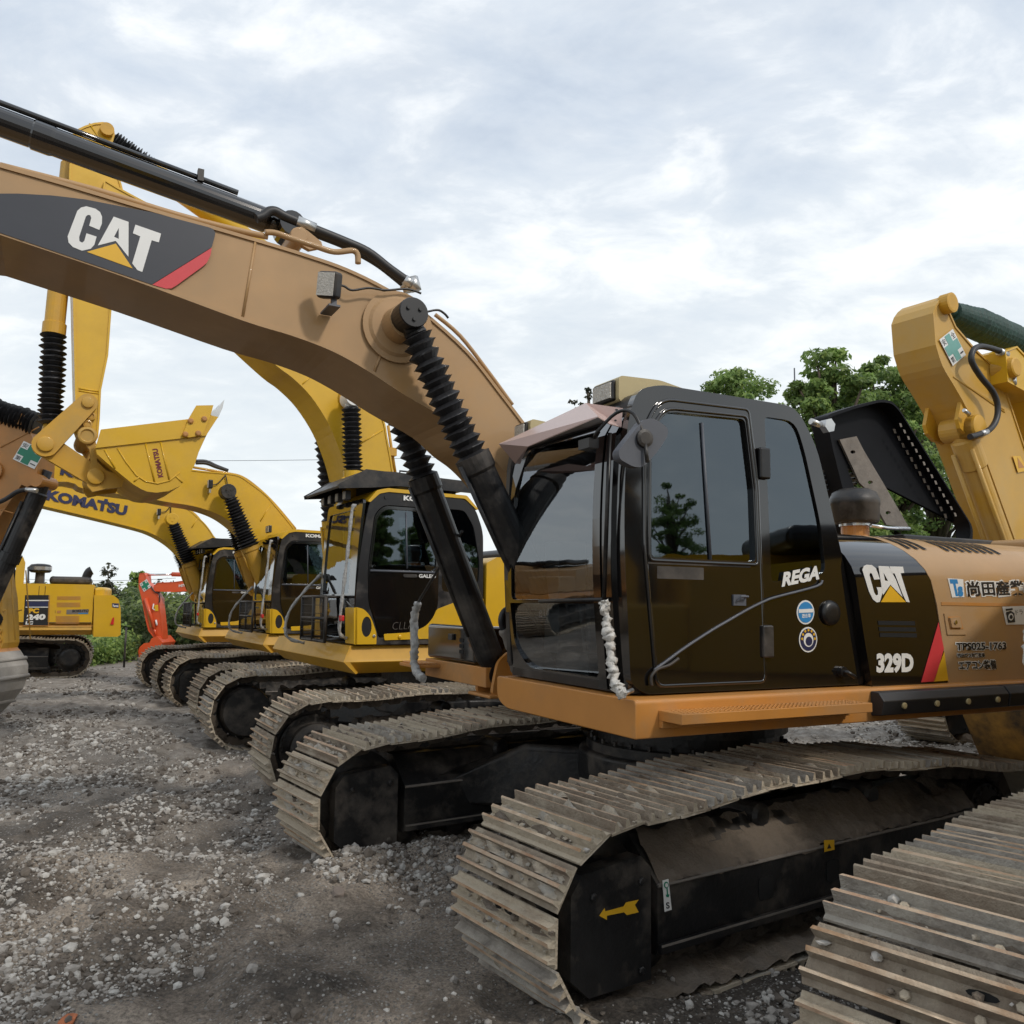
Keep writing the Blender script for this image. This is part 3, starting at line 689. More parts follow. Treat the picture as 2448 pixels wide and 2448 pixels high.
    up = dense(round_poly([(.15, 1.926), (1.10, 1.926), (1.10, 2.86), (.27, 2.88), (.17, 2.60)], .04)); lo = dense(round_poly([(.13, 1.906), (1.10, 1.906), (1.10, 1.51), (.32, 1.51), (.16, 1.64)], [.01, .01, .05, .08, .08]))
    fr = MB(); fr.plate(fo, [up, lo], yz(1.47), (1, 0, 0), .03); wrap(fr).build('front_frame', BLKG, cab)
    for nm, q in (('windshield', up), ('lower_window', lo)):
        g = MB()
        z0_, z1_ = min(b for a, b in q), max(b for a, b in q); n = 8
        ya, yb = .165, 1.095
        g.add([(1.485, y, z0_ + (z1_ - z0_) * i / n) for i in range(n + 1) for y in (ya, yb)], [(2 * i, 2 * i + 1, 2 * i + 3, 2 * i + 2) for i in range(n)], 0, True)
        wrap(g); g.v = [(v[0] - (v[1] - .165) * .08, v[1], v[2]) for v in g.v]; g.build(nm, GLASS, cab)
    # near corner pillar: rounded post with two grooves
    po = MB(); zs = [1.46 + 1.5 * i / 10 for i in range(11)]
    for ya, yb, xo in ((1.13, 1.20, .022), (1.215, 1.30, .018)):
        for za, zb_ in zip(zs, zs[1:]):
            po.add([(xfro(z) + dx, y, z) for z in (za, zb_) for y, dx in ((ya, 0), (ya, xo), (yb, xo), (yb, 0))], [(0, 1, 5, 4), (1, 2, 6, 5), (2, 3, 7, 6)], 0)
    po.build('corner_post', BLKG, cab)
    inn = MB()                                                          # seat and console seen through the glass
    inn.box((.35, .45, 1.55), (.95, 1.0, 1.95)); inn.prism(round_poly([(.30, 1.9), (.50, 1.9), (.36, 2.55), (.18, 2.55)], .05), .48, .98); inn.prism(round_poly([(.2, 2.55), (.32, 2.55), (.28, 2.75), (.18, 2.75)], .04), .58, .88)
    inn.build('seat', SEATM, cab, bevel=.04, seg=3)
    inn = MB()
    for y in (.25, 1.05): inn.box((.45, y, 1.55), (1.1, y + .16, 2.02))
    inn.tube([(1.02, .33, 2.0), (1.05, .33, 2.2)], .02); inn.tube([(1.02, 1.13, 2.0), (1.05, 1.13, 2.2)], .02); inn.box((1.1, .18, 1.6), (1.3, .36, 2.3))
    inn.box((1.25, .5, 1.50), (1.4, .85, 1.62)); inn.tube([(1.25, .6, 1.6), (1.3, .6, 1.95)], .015)
    inn.build('console', MIRR, cab, bevel=.02)
    # wiper, handwriting, hand rail wrapped in plastic
    wp = MB(); wp.tube([mc.loc(*p, 'x', 1.575) for p in [(1458, 1035), (1452, 1200), (1444, 1430)]], .012, 6); wp.tube([mc.loc(*p, 'x', 1.57) for p in [(1290, 1437), (1443, 1433)]], .011, 6)
    wp.build('window_rail', BLK, cab)
    tx = MB(); O = mc.loc(1291, 1476, 'x', 1.555); A = mc.loc(1314, 1470, 'x', 1.555); B = mc.loc(1291, 1460, 'x', 1.555)
    put_text(tx, 'B10', O, A - O, B - O, (.004, 0, 0), 0, -.02); tx.build('handwriting', FOAM, cab)
    hp = [mc.loc(*p, 'x', 1.63) for p in [(1443, 1437), (1449, 1480), (1457, 1530), (1461, 1580), (1470, 1630), (1488, 1662)]]
    hl = smooth_line(hp, 9); rad = [.021 + .007 * math.sin(i * 1.7 + math.sin(i * .6) * 2) + random.uniform(-.005, .008) for i in range(len(hl))]
    hr = MB(); hr.tube([p + Vector((random.uniform(-.006, .006), random.uniform(-.006, .006), 0)) for p in hl], rad, 12); crumple(hr, .007).build('wrapped_handrail', PLAST, root)
    ft = MB(); ft.tube([hp[-1], mc.loc(1500, 1655, 'x', 1.56), mc.loc(1512, 1650, 'x', 1.52)], .012); ft.build('rail_bracket', STEEL, root)
    # smoked rain visor
    def P(u, v, x): return mc.loc(u, v, 'x', x)
    A = [P(1196, 1060, 1.74), P(1405, 966, 1.66), P(1490, 973, 1.50)]
    vs = [P(*ZC((185, 905))[0], 1.78), P(*ZC((1075, 490))[0], 1.62), P(*ZC((1455, 540))[0], 1.50), P(*ZC((1440, 740))[0], 1.50), P(*ZC((1310, 700))[0], 1.66), P(*ZC((1200, 630))[0], 1.76), P(*ZC((480, 935))[0], 1.80), P(*ZC((455, 950))[0], 1.62), P(*ZC((400, 1110))[0], 1.56), P(*ZC((350, 1105))[0], 1.62)]
    vi = MB(); vi.add(vs, [(0, 1, 5, 6), (1, 2, 3), (1, 3, 4), (1, 4, 5), (0, 6, 9), (6, 8, 9), (6, 7, 8)], 0)
    vo = vi.build('rain_visor', VISOR, root); so = vo.modifiers.new('thick', 'SOLIDIFY'); so.thickness = .005; so.offset = 0
    vb = MB()
    for q in ((1405, 558), (1395, 665)): vb.rev(P(*ZC(q)[0], 1.505), (.6, .5, .3), [(0, .016), (.015, .016), (.018, .008)], 8)
    vb.build('visor_bolt', BLK, vo)
    # lamps on the roof front
    def lamp(cu, cv, x, w, h, ln, hp_):
        c = P(cu, cv, x); mb = MB()
        mb.box((c.x - .05, c.y - w / 2, c.z - h / 2), (c.x, c.y + w / 2, c.z + h / 2)); l_ = mb.build('roof_lamp', BLK, root, bevel=.012)
        mb = MB(); mb.box((c.x, c.y - w / 2 + .014, c.z - h / 2 + .014), (c.x + .008, c.y + w / 2 - .014, c.z + h / 2 - .014)); mb.build('lens', LENS, l_)
        mb = MB(); y0, y1 = c.y - w / 2 - .02, c.y + w / 2 + .03
        mb.prism(round_poly(hp_(c), .03), y0, y1); mb.build('lamp_housing', HOUS, l_, bevel=.02, seg=3)
    lamp(1440, 940, 1.47, .20, .115, .1, lambda c: [(c.x - .02, c.z + .075), (c.x - .02, c.z - .07), (c.x - .18, c.z - .07), (c.x - .30, c.z - .0), (c.x - .56, c.z + .0), (c.x - .62, c.z + .035), (c.x - .30, c.z + .085)])
    lamp(1243, 1030, 1.46, .15, .10, .1, lambda c: [(c.x - .02, c.z + .065), (c.x - .02, c.z - .06), (c.x - .20, c.z - .06), (c.x - .22, c.z + .05)])
    # mirror
    c = mc.loc(1532, 1060, 'y', 1.62); mi = MB()
    pl = [(q.x, q.z) for q in (mc.loc(u, v, 'y', 1.62) for u, v in ZC((1645, 660), (1760, 650), (1905, 750), (1905, 830), (1800, 990), (1640, 1150), (1540, 1150), (1390, 1070), (1370, 990), (1440, 900)))]
    pl = [((x - c.x) * .95 + c.x, z) for x, z in pl]
    mi.prism(round_poly(pl, .04), 1.585, 1.64)
    mo = mi.build('mirror', MIRR, root, bevel=.028, seg=4)
    mi = MB(); mi.rev((c.x, 1.64, c.z + .02), (.1, 1, 0), [(0, .045), (.02, .045), (.025, .03)], 16); mi.tube([(c.x, 1.655, c.z), (c.x - .005, 1.665, c.z - .10)], .010)
    mi.tube(smooth_line([(c.x, 1.65, c.z + .03), (c.x + .03, 1.60, c.z + .15), (c.x + .06, 1.50, c.z + .17), (c.x + .13, 1.42, c.z + .07), (c.x + .10, 1.38, c.z + .05)], 4), .009); mi.box((c.x + .10, 1.30, c.z - .0), (c.x + .16, 1.40, c.z + .05))
    mi.build('mirror_bracket', BLK, mo)
    # --- engine housing behind the cab
    def hprof(n=7): return [(1.45, 1.44), (1.45, 1.70), (1.45, 1.93), (1.45, 2.08)] + [(1.45 - .42 * (1 - math.cos(R_(90 * i / n))), 2.08 + .30 * math.sin(R_(90 * i / n))) for i in range(1, n + 1)] + [(.6, 2.40), (-1.45, 2.40), (-1.45, 1.44)]
    hp_ = hprof()
    bx = lambda z: -.90 + .17 * max(0, (1.93 - z)) * 0 - .0 + (.08 * (z - 1.44) / .5 if z < 1.93 else .08 + .30 * ((z - 1.93) / .47) ** 1.6)
    def loft(x0f, x1f, name, m, prof=hp_):
        mb = MB(); n = len(prof)
        vs = [(x0f(z), y, z) for y, z in prof] + [(x1f(z), y, z) for y, z in prof]
        mb.add(vs, [(i, i + 1, n + i + 1, n + i) for i in range(n - 1)], 0, False); mb.add(vs, [list(range(n)), list(range(n, 2 * n))], 0)
        return mb.build(name, m, root, bevel=.01)
    cabrear = lambda z: -.115 - .09 * max(0, (1.9 - z)) / .45 + .12 * max(0, z - 2.0) / .4
    bp = loft(cabrear, lambda z: bx(z) + .006, 'side_panel', BLKG)
    eh = loft(bx, lambda z: -2.45, 'engine_housing', TAN)
    cw = MB(); cwp = [(-2.46, 1.5), (-2.46, -1.5), (-2.75, -1.35), (-2.95, -.9), (-3.02, 0), (-2.95, .9), (-2.75, 1.35)]
    cw.prismz(cwp, 1.20, 2.45); cw.build('counterweight', TAN, root, bevel=.06, seg=3)
    # louvres, seams and stickers on the housing
    vn = MB()
    for zz in (484, 499, 513):
        px_poly(vn, mc, [(2098 + (zz - 484) * .15, 1000 + zz), (2186 + (zz - 484) * .15, 1000 + zz + 1), (2187 + (zz - 484) * .15, 1010 + zz + 1), (2099 + (zz - 484) * .15, 1010 + zz)], 1.45, 0, .002)
    vn.build('louvre', DARKIN, bp)
    sl = MB()
    def onprof(t):                                                      # t in degrees round the shoulder
        return (1.45 - .42 * (1 - math.cos(R_(t))) + .004, 2.08 + .30 * math.sin(R_(t)) + .004)
    for i in list(range(3)) + list(range(5, 13)):
        x = -.70 - i * .078
        vs = []
        for t in (42, 52, 62, 72, 80):
            y, z = onprof(t); vs += [(x - (t - 42) * -.0022, y, z), (x - .036 - (t - 42) * -.0022, y, z)]
        sl.add(vs, [(2 * k, 2 * k + 1, 2 * k + 3, 2 * k + 2) for k in range(4)], 0)
    sl.build('vent_slot', DARKIN, eh)
    sm = MB(); sm.box((-2.4, 1.449, 1.925), (-.86, 1.4535, 1.945)); sm.build('panel_seam', TAND, eh)
    lt = MB(); px_poly(lt, mc, Z7((1400, 598), (1520, 598), (1548, 738), (1422, 738)), 1.45, 0, .001, .006); px_poly(lt, mc, Z7((1422, 618), (1505, 618), (1525, 700), (1436, 700)), 1.45, 1, .008, .001); px_poly(lt, mc, Z7((1426, 626), (1490, 622), (1505, 690), (1440, 690)), 1.45, 0, .009, .012)
    q = mc.loc(*Z7((1478, 655))[0], 'y', 1.47); lt.rev(q, (0, 1, 0), [(0, .013), (.008, .013)], 10, 2); lt.build('door_latch', [TAN, TAND, CHROME], eh)
    ls = MB()
    px_poly(ls, mc, Z7((862, 310), (872, 285), (890, 276), (925, 278), (952, 300), (978, 372), (940, 374), (925, 335), (914, 330), (908, 342), (940, 460), (952, 478), (966, 474), (965, 450), (956, 425), (990, 425), (1000, 440), (978, 520), (958, 525), (932, 505), (905, 450)), 1.45, 0)
    px_poly(ls, mc, Z7((968, 284), (1036, 287), (1082, 372), (1128, 490), (1047, 408), (998, 476), (985, 400)), 1.45, 0, holes=[Z7((1000, 325), (1012, 380), (1032, 384))])
    px_poly(ls, mc, Z7((1042, 287), (1130, 289), (1138, 330), (1114, 332), (1174, 524), (1152, 520), (1128, 470), (1075, 333), (1055, 333)), 1.45, 0)
    px_poly(ls, mc, Z7((1048, 415), (1150, 523), (985, 523)), 1.45, 1)
    px_text(ls, mc, '329D', *Z7((955, 993), (1200, 988), (955, 860)), 1.45, 0, .055)
    px_poly(ls, mc, Z7((1365, 655), (1400, 830), (1340, 1045), (1250, 1052)), 1.45, 2); px_poly(ls, mc, Z7((1402, 850), (1430, 1040), (1332, 1047)), 1.45, 1)
    ls.build('side_lettering', [WHITE, GOLD, RED], bp)
    l2 = MB()
    px_poly(l2, mc, Z7((1425, 365), (1528, 372), (1535, 490), (1455, 492)), 1.45, 0, .0025)
    px_text(l2, mc, 'T', *Z7((1460, 484), (1512, 484), (1436, 372)), 1.45, 2, .06); px_text(l2, mc, 's', *Z7((1495, 486), (1528, 486), (1488, 418)), 1.45, 2, .05, .006)
    for body, q in (('尚田産業(株)', ((1560, 500), (2080, 486), (1545, 384))), ('TPS025-1763', ((1482, 842), (1812, 836), (1480, 790))), ('排出ガス対策型車', ((1490, 889), (1672, 886), (1486, 860))), ('エアコン装備', ((1504, 972), (1750, 965), (1494, 908)))):
        px_text(l2, mc, body, *Z7(*q), 1.45, 0, .10, .003, ref=.03); px_text(l2, mc, body, *Z7(*q), 1.45, 1, .028, .005, ref=.03)
    px_poly(l2, mc, Z7((1785, 553), (2000, 545), (2010, 668), (1812, 672)), 1.45, 0, .003)
    px_poly(l2, mc, Z7((1808, 590), (1840, 580), (1862, 596), (1868, 655), (1822, 660)), 1.45, 1, .0055); px_poly(l2, mc, Z7((1806, 568), (1850, 562), (1852, 574), (1808, 580)), 1.45, 1, .0055)
    c_ = Z7(*[(1838 + 17 * math.cos(k * .4), 620 + 24 * math.sin(k * .4)) for k in range(16)]); px_poly(l2, mc, c_, 1.45, 0, .0075)
    c_ = Z7(*[(1838 + 10 * math.cos(k * .4), 620 + 14 * math.sin(k * .4)) for k in range(16)]); px_poly(l2, mc, c_, 1.45, 1, .0095)
    px_text(l2, mc, 'ドライブ', *Z7((1875, 605), (1985, 600), (1866, 570)), 1.45, 1, 0, .0055)
    l2.build('company_lettering', [WHITE, INK, BLUE], eh)
    l3 = MB(); px_text(l3, mc, 'REGA', *Z7((330, 424), (578, 372), (345, 325)), YS, 0, .05); l3.build('door_lettering', WHITE, cab); l3 = MB()
    def disc(mbx, c, rx, ry, m, lift): px_poly(mbx, mc, Z7(*[(c[0] + rx * math.cos(k * .2618), c[1] + ry * math.sin(k * .2618)) for k in range(24)]), YS, m, lift)
    disc(l3, (487, 590), 58, 80, 0, .003); disc(l3, (487, 590), 50, 69, 1, .005); px_poly(l3, mc, Z7((440, 570), (534, 566), (534, 590), (440, 594)), YS, 0, .0065); px_text(l3, mc, '適合車', *Z7((462, 628), (520, 624), (460, 600)), YS, 0, .02, .0065)
    l3.build('round_sticker', [WHITE, BLUE, NAVY, GOLD], cab); l3 = MB()
    disc(l3, (504, 770), 60, 84, 0, .003); disc(l3, (504, 770), 53, 74, 2, .005); disc(l3, (504, 772), 32, 46, 0, .0065); disc(l3, (506, 780), 22, 30, 2, .008)
    for k in range(7): disc(l3, (504 + 42 * math.cos(math.pi + k * .52), 765 + 58 * math.sin(math.pi + k * .52)), 6, 9, 3, .0065)
    l3.build('round_sticker', [WHITE, BLUE, NAVY, GOLD], cab)
    # open engine hood behind, its insulation, pre-cleaner
    HY = .2
    ho = mc.Y([(1944, 1000), (2010, 978), (2072, 962), (2100, 966), (2118, 984), (2293, 1262), (2292, 1300), (2180, 1306), (2012, 1290), (1990, 1200), (1960, 1080)], HY)
    hi = mc.Y(Z6((610, 1310), (760, 1290), (810, 1430), (650, 1440)), HY); hd = MB()
    hd.plate(round_poly(ho, .06), [hi], side(HY), (0, -1, 0), .03)
    rim = round_poly(ho, .06); ri = [tuple(Vector((-2.0, 3.0)) + (Vector(p) - Vector((-2.0, 3.0))) * .965) for p in rim]
    hd.plate(rim, [ri], side(HY), (0, 1, 0), .13)
    hood = hd.build('engine_hood', mat('shaded_black_paint', (.004, .0045, .0065), .55, var=.3, spec=.15), root, bevel=.02)  # shade inside the raised hood is put into this deeper black
    lv = MB()
    for k in range(5):
        a = mc.loc(*Z6((600, 1315 + k * 32))[0], 'y', HY - .015); b = mc.loc(*Z6((820, 1300 + k * 32))[0], 'y', HY - .015); lv.tube([a, b], .012, 6)
    lv.build('grille', BLK, hood)
    fo_ = MB(); F1 = mc.Y(Z6((700, 1108), (812, 1086), (860, 1180), (980, 1380), (1160, 1690), (1010, 1670), (880, 1440), (830, 1390), (790, 1300)), HY + .01)
    fh = [mc.Y(Z6(*[(cx + 17 * math.cos(k * .5236), cy + 12 * math.sin(k * .5236)) for k in range(12)]), HY + .01) for cx, cy in ((788, 1190), (903, 1390), (1020, 1590))]
    fo_.plate(F1, fh, side(HY + .005), (0, 1, 0), .02); fo_.build('insulation_strip', FOAM, hood)
    rs = MB()
    for k in range(13):
        t = k / 12; u = 1070 + (1405 - 1070) * t; v = 1050 + (1610 - 1050) * t
        px_poly(rs, mc, Z6((u - 10, v - 14), (u + 6, v - 14), (u + 14, v + 16), (u, v + 16)), HY + .013, 0, .001)
    for k in range(15):
        t = k / 14; u = 1110 + (1470 - 1110) * t; v = 1010 + (1600 - 1010) * t
        px_poly(rs, mc, Z6((u - 8, v - 12), (u + 5, v - 10), (u + 12, v + 12), (u, v + 14)), HY + .132, 0, .001)
    rs.build('painted_rim_light', FOAM, hood)  # pale patches painted as sky light showing through the rim holes
    pc = MB(); q = mc.loc(*Z6((810, 1650))[0], 'y', .45); r0 = .185
    pc.rev((q.x, q.y, q.z - .13), (0, 0, 1), [(0, r0 * .55), (.12, r0 * .55), (.125, r0 * .6)], 30, 1)
    pc.rev((q.x, q.y, q.z - .01), (0, 0, 1), [(0, r0 * .9), (.02, r0 * .97), (.13, r0 * .97), (.14, r0), (.18, r0), (.19, r0 * .97), (.235, r0 * .86), (.26, r0 * .6), (.27, r0 * .2)], 36, 0, True)
    pc.rev((q.x, q.y, q.z - .035), (0, 0, 1), [(0, r0 * .62), (.02, r0 * .62)], 30, 2)
    pc.build('air_precleaner', [BLK, TAND, STEEL], root)
    pl_ = MB(); a = mc.loc(*Z6((880, 1790))[0], 'y', .4); b = mc.loc(*Z6((1480, 1800))[0], 'y', .4)
    pl_.box((b.x, .0, a.z - .06), (a.x, .75, a.z + .05)); pl_.build('engine_cover', BLK, root, bevel=.015)
    sp = MB(); sp.tube([mc.loc(*p, 'y', .6) for p in Z6((915, 1672), (1025, 1690), (1170, 1695))], .014, 8); sp.build('hood_strut', CHROME, root)
    cl = MB(); a = mc.loc(*Z6((520, 985))[0], 'y', .9); b = mc.loc(*Z6((610, 1020))[0], 'y', .9)
    cl.tube([a, b], .022, 8); cl.rev(b, (0, 1, 0), [(0, .05), (.05, .05)], 6); cl.build('hood_latch', STEEL, root)
    # --- boom
    top = mc.Y([(0, 392), (150, 435), (350, 495), (610, 570), (740, 610), (830, 642), (920, 686), (1010, 742), (1120, 840), (1200, 940), (1255, 1012)], BY0)
    bot = mc.Y([(0, 560), (300, 662), (580, 765), (700, 802), (798, 840), (880, 886), (969, 944)], BY0) + mc.Y([(985, 1045), (1035, 1090), (1078, 1122), (1122, 1170), (1172, 1245), (1215, 1330)], BY1)
    top = fine(top); bot = fine(bot)
    poly = [(6.5, 4.10), (5.6, 4.26)] + top + [(1.0, 2.65), (.62, 2.05), (.45, 1.80), (.25, 1.80), (.6, 1.80)] + bot[::-1] + [(5.6, 3.72), (6.5, 3.84)]
    ga_dummy = None; w1 = mc.Y(Z1((1690, 1020), (1600, 1555)), BY0); w2 = mc.Y(ZL((1185, 1225), (1110, 1420)), BY0)
    bo = boom_part(root, poly, BY0, BY1, TAN, weld=[(w1[0], w1[1]), (w2[0], w2[1])])
    d = MB()
    px_poly(d, mc, Z1((-420, 850), (-380, 780), (-250, 745), (-60, 728), (40, 727), (120, 727), (350, 740), (560, 765), (1000, 850), (1380, 950), (1405, 960), (1420, 985), (1416, 1010), (1397, 1080), (1002, 1326), (0, 985), (-350, 880)), BY0, 0, .003)
    px_poly(d, mc, Z1((1397, 1084), (1388, 1135), (1365, 1182), (1340, 1205), (1160, 1335), (1130, 1352), (1095, 1354), (1005, 1328)), BY0, 1, .003)
    px_poly(d, mc, Z1((510, 842), (535, 820), (570, 812), (630, 828), (660, 850), (673, 880), (672, 925), (655, 968), (588, 940), (602, 890), (596, 872), (580, 868), (566, 880), (522, 1015), (524, 1042), (542, 1052), (556, 1040), (570, 990), (637, 1012), (622, 1066), (598, 1092), (540, 1105), (480, 1080), (452, 1050), (446, 1010)), BY0, 2, .0055)
    px_poly(d, mc, Z1((750, 880), (848, 915), (847, 1145), (763, 1040), (645, 1070)), BY0, 2, .0055, holes=[Z1((783, 955), (752, 1013), (783, 1027))])
    px_poly(d, mc, Z1((893, 933), (1062, 992), (1047, 1050), (1000, 1036), (938, 1245), (905, 1232), (872, 1188), (925, 1010), (876, 990)), BY0, 2, .0055)
    px_poly(d, mc, Z1((764, 1058), (875, 1222), (572, 1112)), BY0, 3, .0055)
    d.build('boom_decal', [DECAL, RED, WHITE, GOLD], bo)
    pb = MB(); q = mc.loc(*ZL((1290, 1070))[0], 'y', BY0); pb.rev((q.x, BY0, q.z), (0, 1, 0), [(0, .235), (.012, .235), (.014, .20), (.03, .18), (.035, .12), (.16, .11)], 36); pb.build('pin_boss', TAN, bo)
    pl2 = MB(); ppl = mc.Y(ZL((455, 380), (470, 335), (500, 318), (540, 315), (585, 345), (690, 430), (700, 470), (600, 490), (480, 420)), -.25)
    pl2.prism(ppl, -.25, -.21); pl2.prism(ppl, -.61, -.57); q = mc.loc(*ZL((530, 368))[0], 'y', -.2); pl2.rev((q.x, -.66, q.z), (0, 1, 0), [(0, .055), (.47, .055)], 20); pl2.build('cylinder_bracket', TAN, bo, bevel=.008)
    ga = MB(); ga.tube(smooth_line([mc.loc(*p, 'y', -.12) for p in ZL((270, 340), (350, 345), (480, 390), (640, 440), (800, 490), (940, 480), (980, 510), (985, 580))], 5), .019, 8); ga.build('oil_pipe', TAN, bo)
    gb = MB(); gb.tube(smooth_line([mc.loc(*p, 'y', -.14) for p in [(0, 396), (240, 458), (420, 513), (560, 549), (640, 566)]], 4), .02, 8); gb.build('edge_pipe', TAN, bo); gb = MB(); gb.tube(smooth_line([mc.loc(*p, 'y', -.14) for p in [(1040, 752), (1100, 803), (1165, 886), (1225, 968)]], 4), .014, 8); gb.build('edge_pipe', TAN, bo)
    for k, pts in enumerate((((200, 232), (250, 215), (300, 180), (350, 178), (420, 215), (540, 265), (650, 315), (860, 400), (1060, 490), (1230, 620), (1400, 740)), ((420, 275), (490, 285), (600, 330), (860, 430), (1000, 500), (1150, 590), (1290, 700), (1350, 750)))):
        ho_ = MB(); pp = [mc.loc(*p, 'y', -.3 - .1 * k) for p in ZL(*pts)]; ho_.tube(smooth_line(pp, 5), .031 - .004 * k, 10); h_ = ho_.build('hydraulic_hose', RUB, bo)
        fi = MB(); fi.tube([pp[-2].lerp(pp[-1], .65), pp[-1]], .034, 10); fi.tube([pp[-1] + Vector((-.03, 0, -.04)), pp[-1] + Vector((.0, 0, .05))], .04, 6); fi.build('hose_fitting', STEEL, h_); fi = MB(); fi.tube([mc.loc(*p, 'y', -.3 - .1 * k) for p in ZL((515, 250 + 30 * k), (655, 310 + 22 * k))], .036, 10); fi.build('hose_fitting', STEEL, h_)
    # lamp on the boom side
    c = mc.loc(*ZL((760, 745))[0], 'y', BY0 + .17); LR = Matrix.Translation(c) @ Matrix.Rotation(R_(38), 4, 'Z') @ Matrix.Rotation(R_(8), 4, 'Y') @ Matrix.Rotation(R_(-10), 4, 'X')
    lm = MB(); lm.box((-.045, -.07, -.08), (.03, .07, .08)); lp = lm.xf(LR).build('work_lamp', BLK, bo, bevel=.02, seg=3)
    lm = MB(); lm.box((.03, -.058, -.068), (.038, .058, .068)); lm.xf(LR).build('lens', LENS, lp)
    lm = MB(); lm.box((c.x - .07, BY0, c.z - .13), (c.x + .0, c.y + .02, c.z - .118)); lm.box((c.x - .05, c.y - .02, c.z - .12), (c.x - .02, c.y + .01, c.z - .07)); lm.build('lamp_bracket', MIRR, lp)
    lm = MB(); lm.tube(smooth_line([mc.loc(*p, 'y', BY0 + .05) for p in ZL((835, 745), (880, 755), (940, 785), (1070, 768), (1200, 785), (1340, 775), (1420, 790), (1470, 810))], 5), .008, 6); lm.tube(smooth_line([mc.loc(*p, 'y', BY0 + .04) for p in ZL((1450, 970), (1520, 950), (1600, 938), (1650, 965), (1680, 1000))], 5), .008, 6); lm.build('lamp_cable', BLK, bo)
    # boom cylinders
    for y, cap, m_, ft in ((.12, (975, 758), (1133, 1100), None), (-.94, (893, 815), (1014, 1150), (1186, 1612))):
        C_, M_ = mc.Y([cap], y)[0], mc.Y([m_], y)[0]; F_ = mc.Y([ft], y)[0] if ft else (1.03, 1.46)
        boom_cylinder(root, C_, M_, F_, y, .100, .105, BLK, BLK, -.4, 15, 1.15, capr=.095)
    hs = MB()                                                           # black hoses looping down between boom and cab
    for k in range(4):
        y = -.34 - .07 * k; dx = -.05 * k
        hs.tube(smooth_line([(1.02 + dx, y, 1.72), (1.18 + dx, y, 1.84), (1.30 + dx, y, 1.86), (1.345 + dx, y, 1.79), (1.30 + dx, y - .01, 1.68), (1.16, y, 1.48)], 5), .022, 8)
    hs.build('hydraulic_hose', RUB, root)
    hs = MB()
    for k in range(2): hs.tube(smooth_line([(1.33 - .06 * k, -.34 - .08 * k, 1.72), (1.27 - .05 * k, -.34 - .08 * k, 1.60), (1.17, -.34 - .08 * k, 1.45)], 4), [.03 + .006 * math.sin(i * 2.1) for i in range(9)], 10)
    hs.build('wrapped_hose', FOAM, root)
    # arm cylinder over the boom
    a, b = mc.loc(690, 547, 'y', -.41), mc.loc(0, 292, 'y', -.41); ax = (b - a).normalized()
    cy = MB(); cy.rev(a + ax * .12, ax, [(0, .06), (.03, .08), (1.25, .08), (1.27, .086), (1.36, .086), (1.37, .08), (2.6, .08), (2.62, .07)], 26); cy.rev(a + ax * 2.6, ax, [(0, .06), (.5, .06)], 14)
    cy.rev((a.x, -.52, a.z), (0, 1, 0), [(0, .08), (.22, .08)], 18); cy.tube([a + ax * .05, a + ax * .15], .06, 12)
    off = Vector((-ax.z, 0, ax.x)) * .096 + Vector((0, .03, 0)); cy.tube([a + ax * .35 + off, a + ax * 2.4 + off], .018, 8)
    ac = cy.build('arm_cylinder', BLKG, bo); c2 = MB()
    for d_ in (.58, ): p = a + ax * d_ + off; c2 = MB().box((p.x - .018, p.y - .02, p.z - .02), (p.x + .018, p.y + .02, p.z + .055)); c2.build('pipe_clamp', BLK, ac)
    # arm and bucket, out of the picture to the left
    am = MB(); am.prism(round_poly([(6.1, 4.2), (6.75, 4.45), (6.9, 4.0), (6.35, 1.35), (6.05, 1.35), (6.2, 3.6)], .08), -.62, -.2); am.build('arm', TAN, root, bevel=.015)
    bu = MB(); bu.prism(arc((6.1, 1.1), .62, 150, 330, 12), -1.0, .18); bu.build('bucket', TAND, root, bevel=.01)
    # stickers on the idler guard
    ct = Mach((1.281, 6.343), 214.4); M = rel(mc, 1.281, 6.343, 214.4); gy = 1.25 + .29
    s = MB(); px_poly(s, ct, Z(1050, 1700, 2.583)((985, 1262), (1018, 1215), (1022, 1235), (1135, 1205), (1150, 1180), (1228, 1163), (1205, 1195), (1228, 1240), (1155, 1258), (1138, 1240), (1032, 1262), (1032, 1288)), gy, 0, .003)
    s.xf(M).build('direction_arrow', GOLD, root)
    s = MB(); zz = Z(1050, 1700, 2.583); gy2 = 1.25 + .277
    px_poly(s, ct, zz((1375, 1045), (1412, 1035), (1432, 1225), (1388, 1238)), gy2, 0, .003)
    px_poly(s, ct, zz(*[(1397 + 15 * math.cos(k * .5236), 1072 + 21 * math.sin(k * .5236)) for k in range(12)]), gy2, 1, .005); px_poly(s, ct, zz(*[(1397 + 9 * math.cos(k * .5236), 1072 + 13 * math.sin(k * .5236)) for k in range(12)]), gy2, 0, .007)
    px_poly(s, ct, zz((1398, 1090), (1405, 1090), (1408, 1128), (1416, 1130), (1412, 1148), (1398, 1145), (1394, 1130), (1401, 1132)), gy2, 1, .005)
    px_text(s, ct, 'S', *zz((1398, 1220), (1420, 1216), (1394, 1180)), gy2, 2, .03, .005); s.xf(M).build('warning_label', [WHITE, GREEN, INK], root)
    s = MB(); zz = Z(1748, 1748, 2.76); px_poly(s, ct, zz((608, 718), (676, 715), (678, 780), (612, 796)), gy2, 0, .003); px_poly(s, ct, zz((640, 740), (655, 770), (628, 774)), gy2, 1, .005); s.xf(M).build('yellow_label', [GOLD, INK], root)
    s = MB(); px_poly(s, ct, Z4((1255, 945), (1320, 932), (1318, 972), (1255, 980)), -.975, 0, .003); s.xf(M).build('yellow_label', GOLD, root)
    return root
tan_excavator()

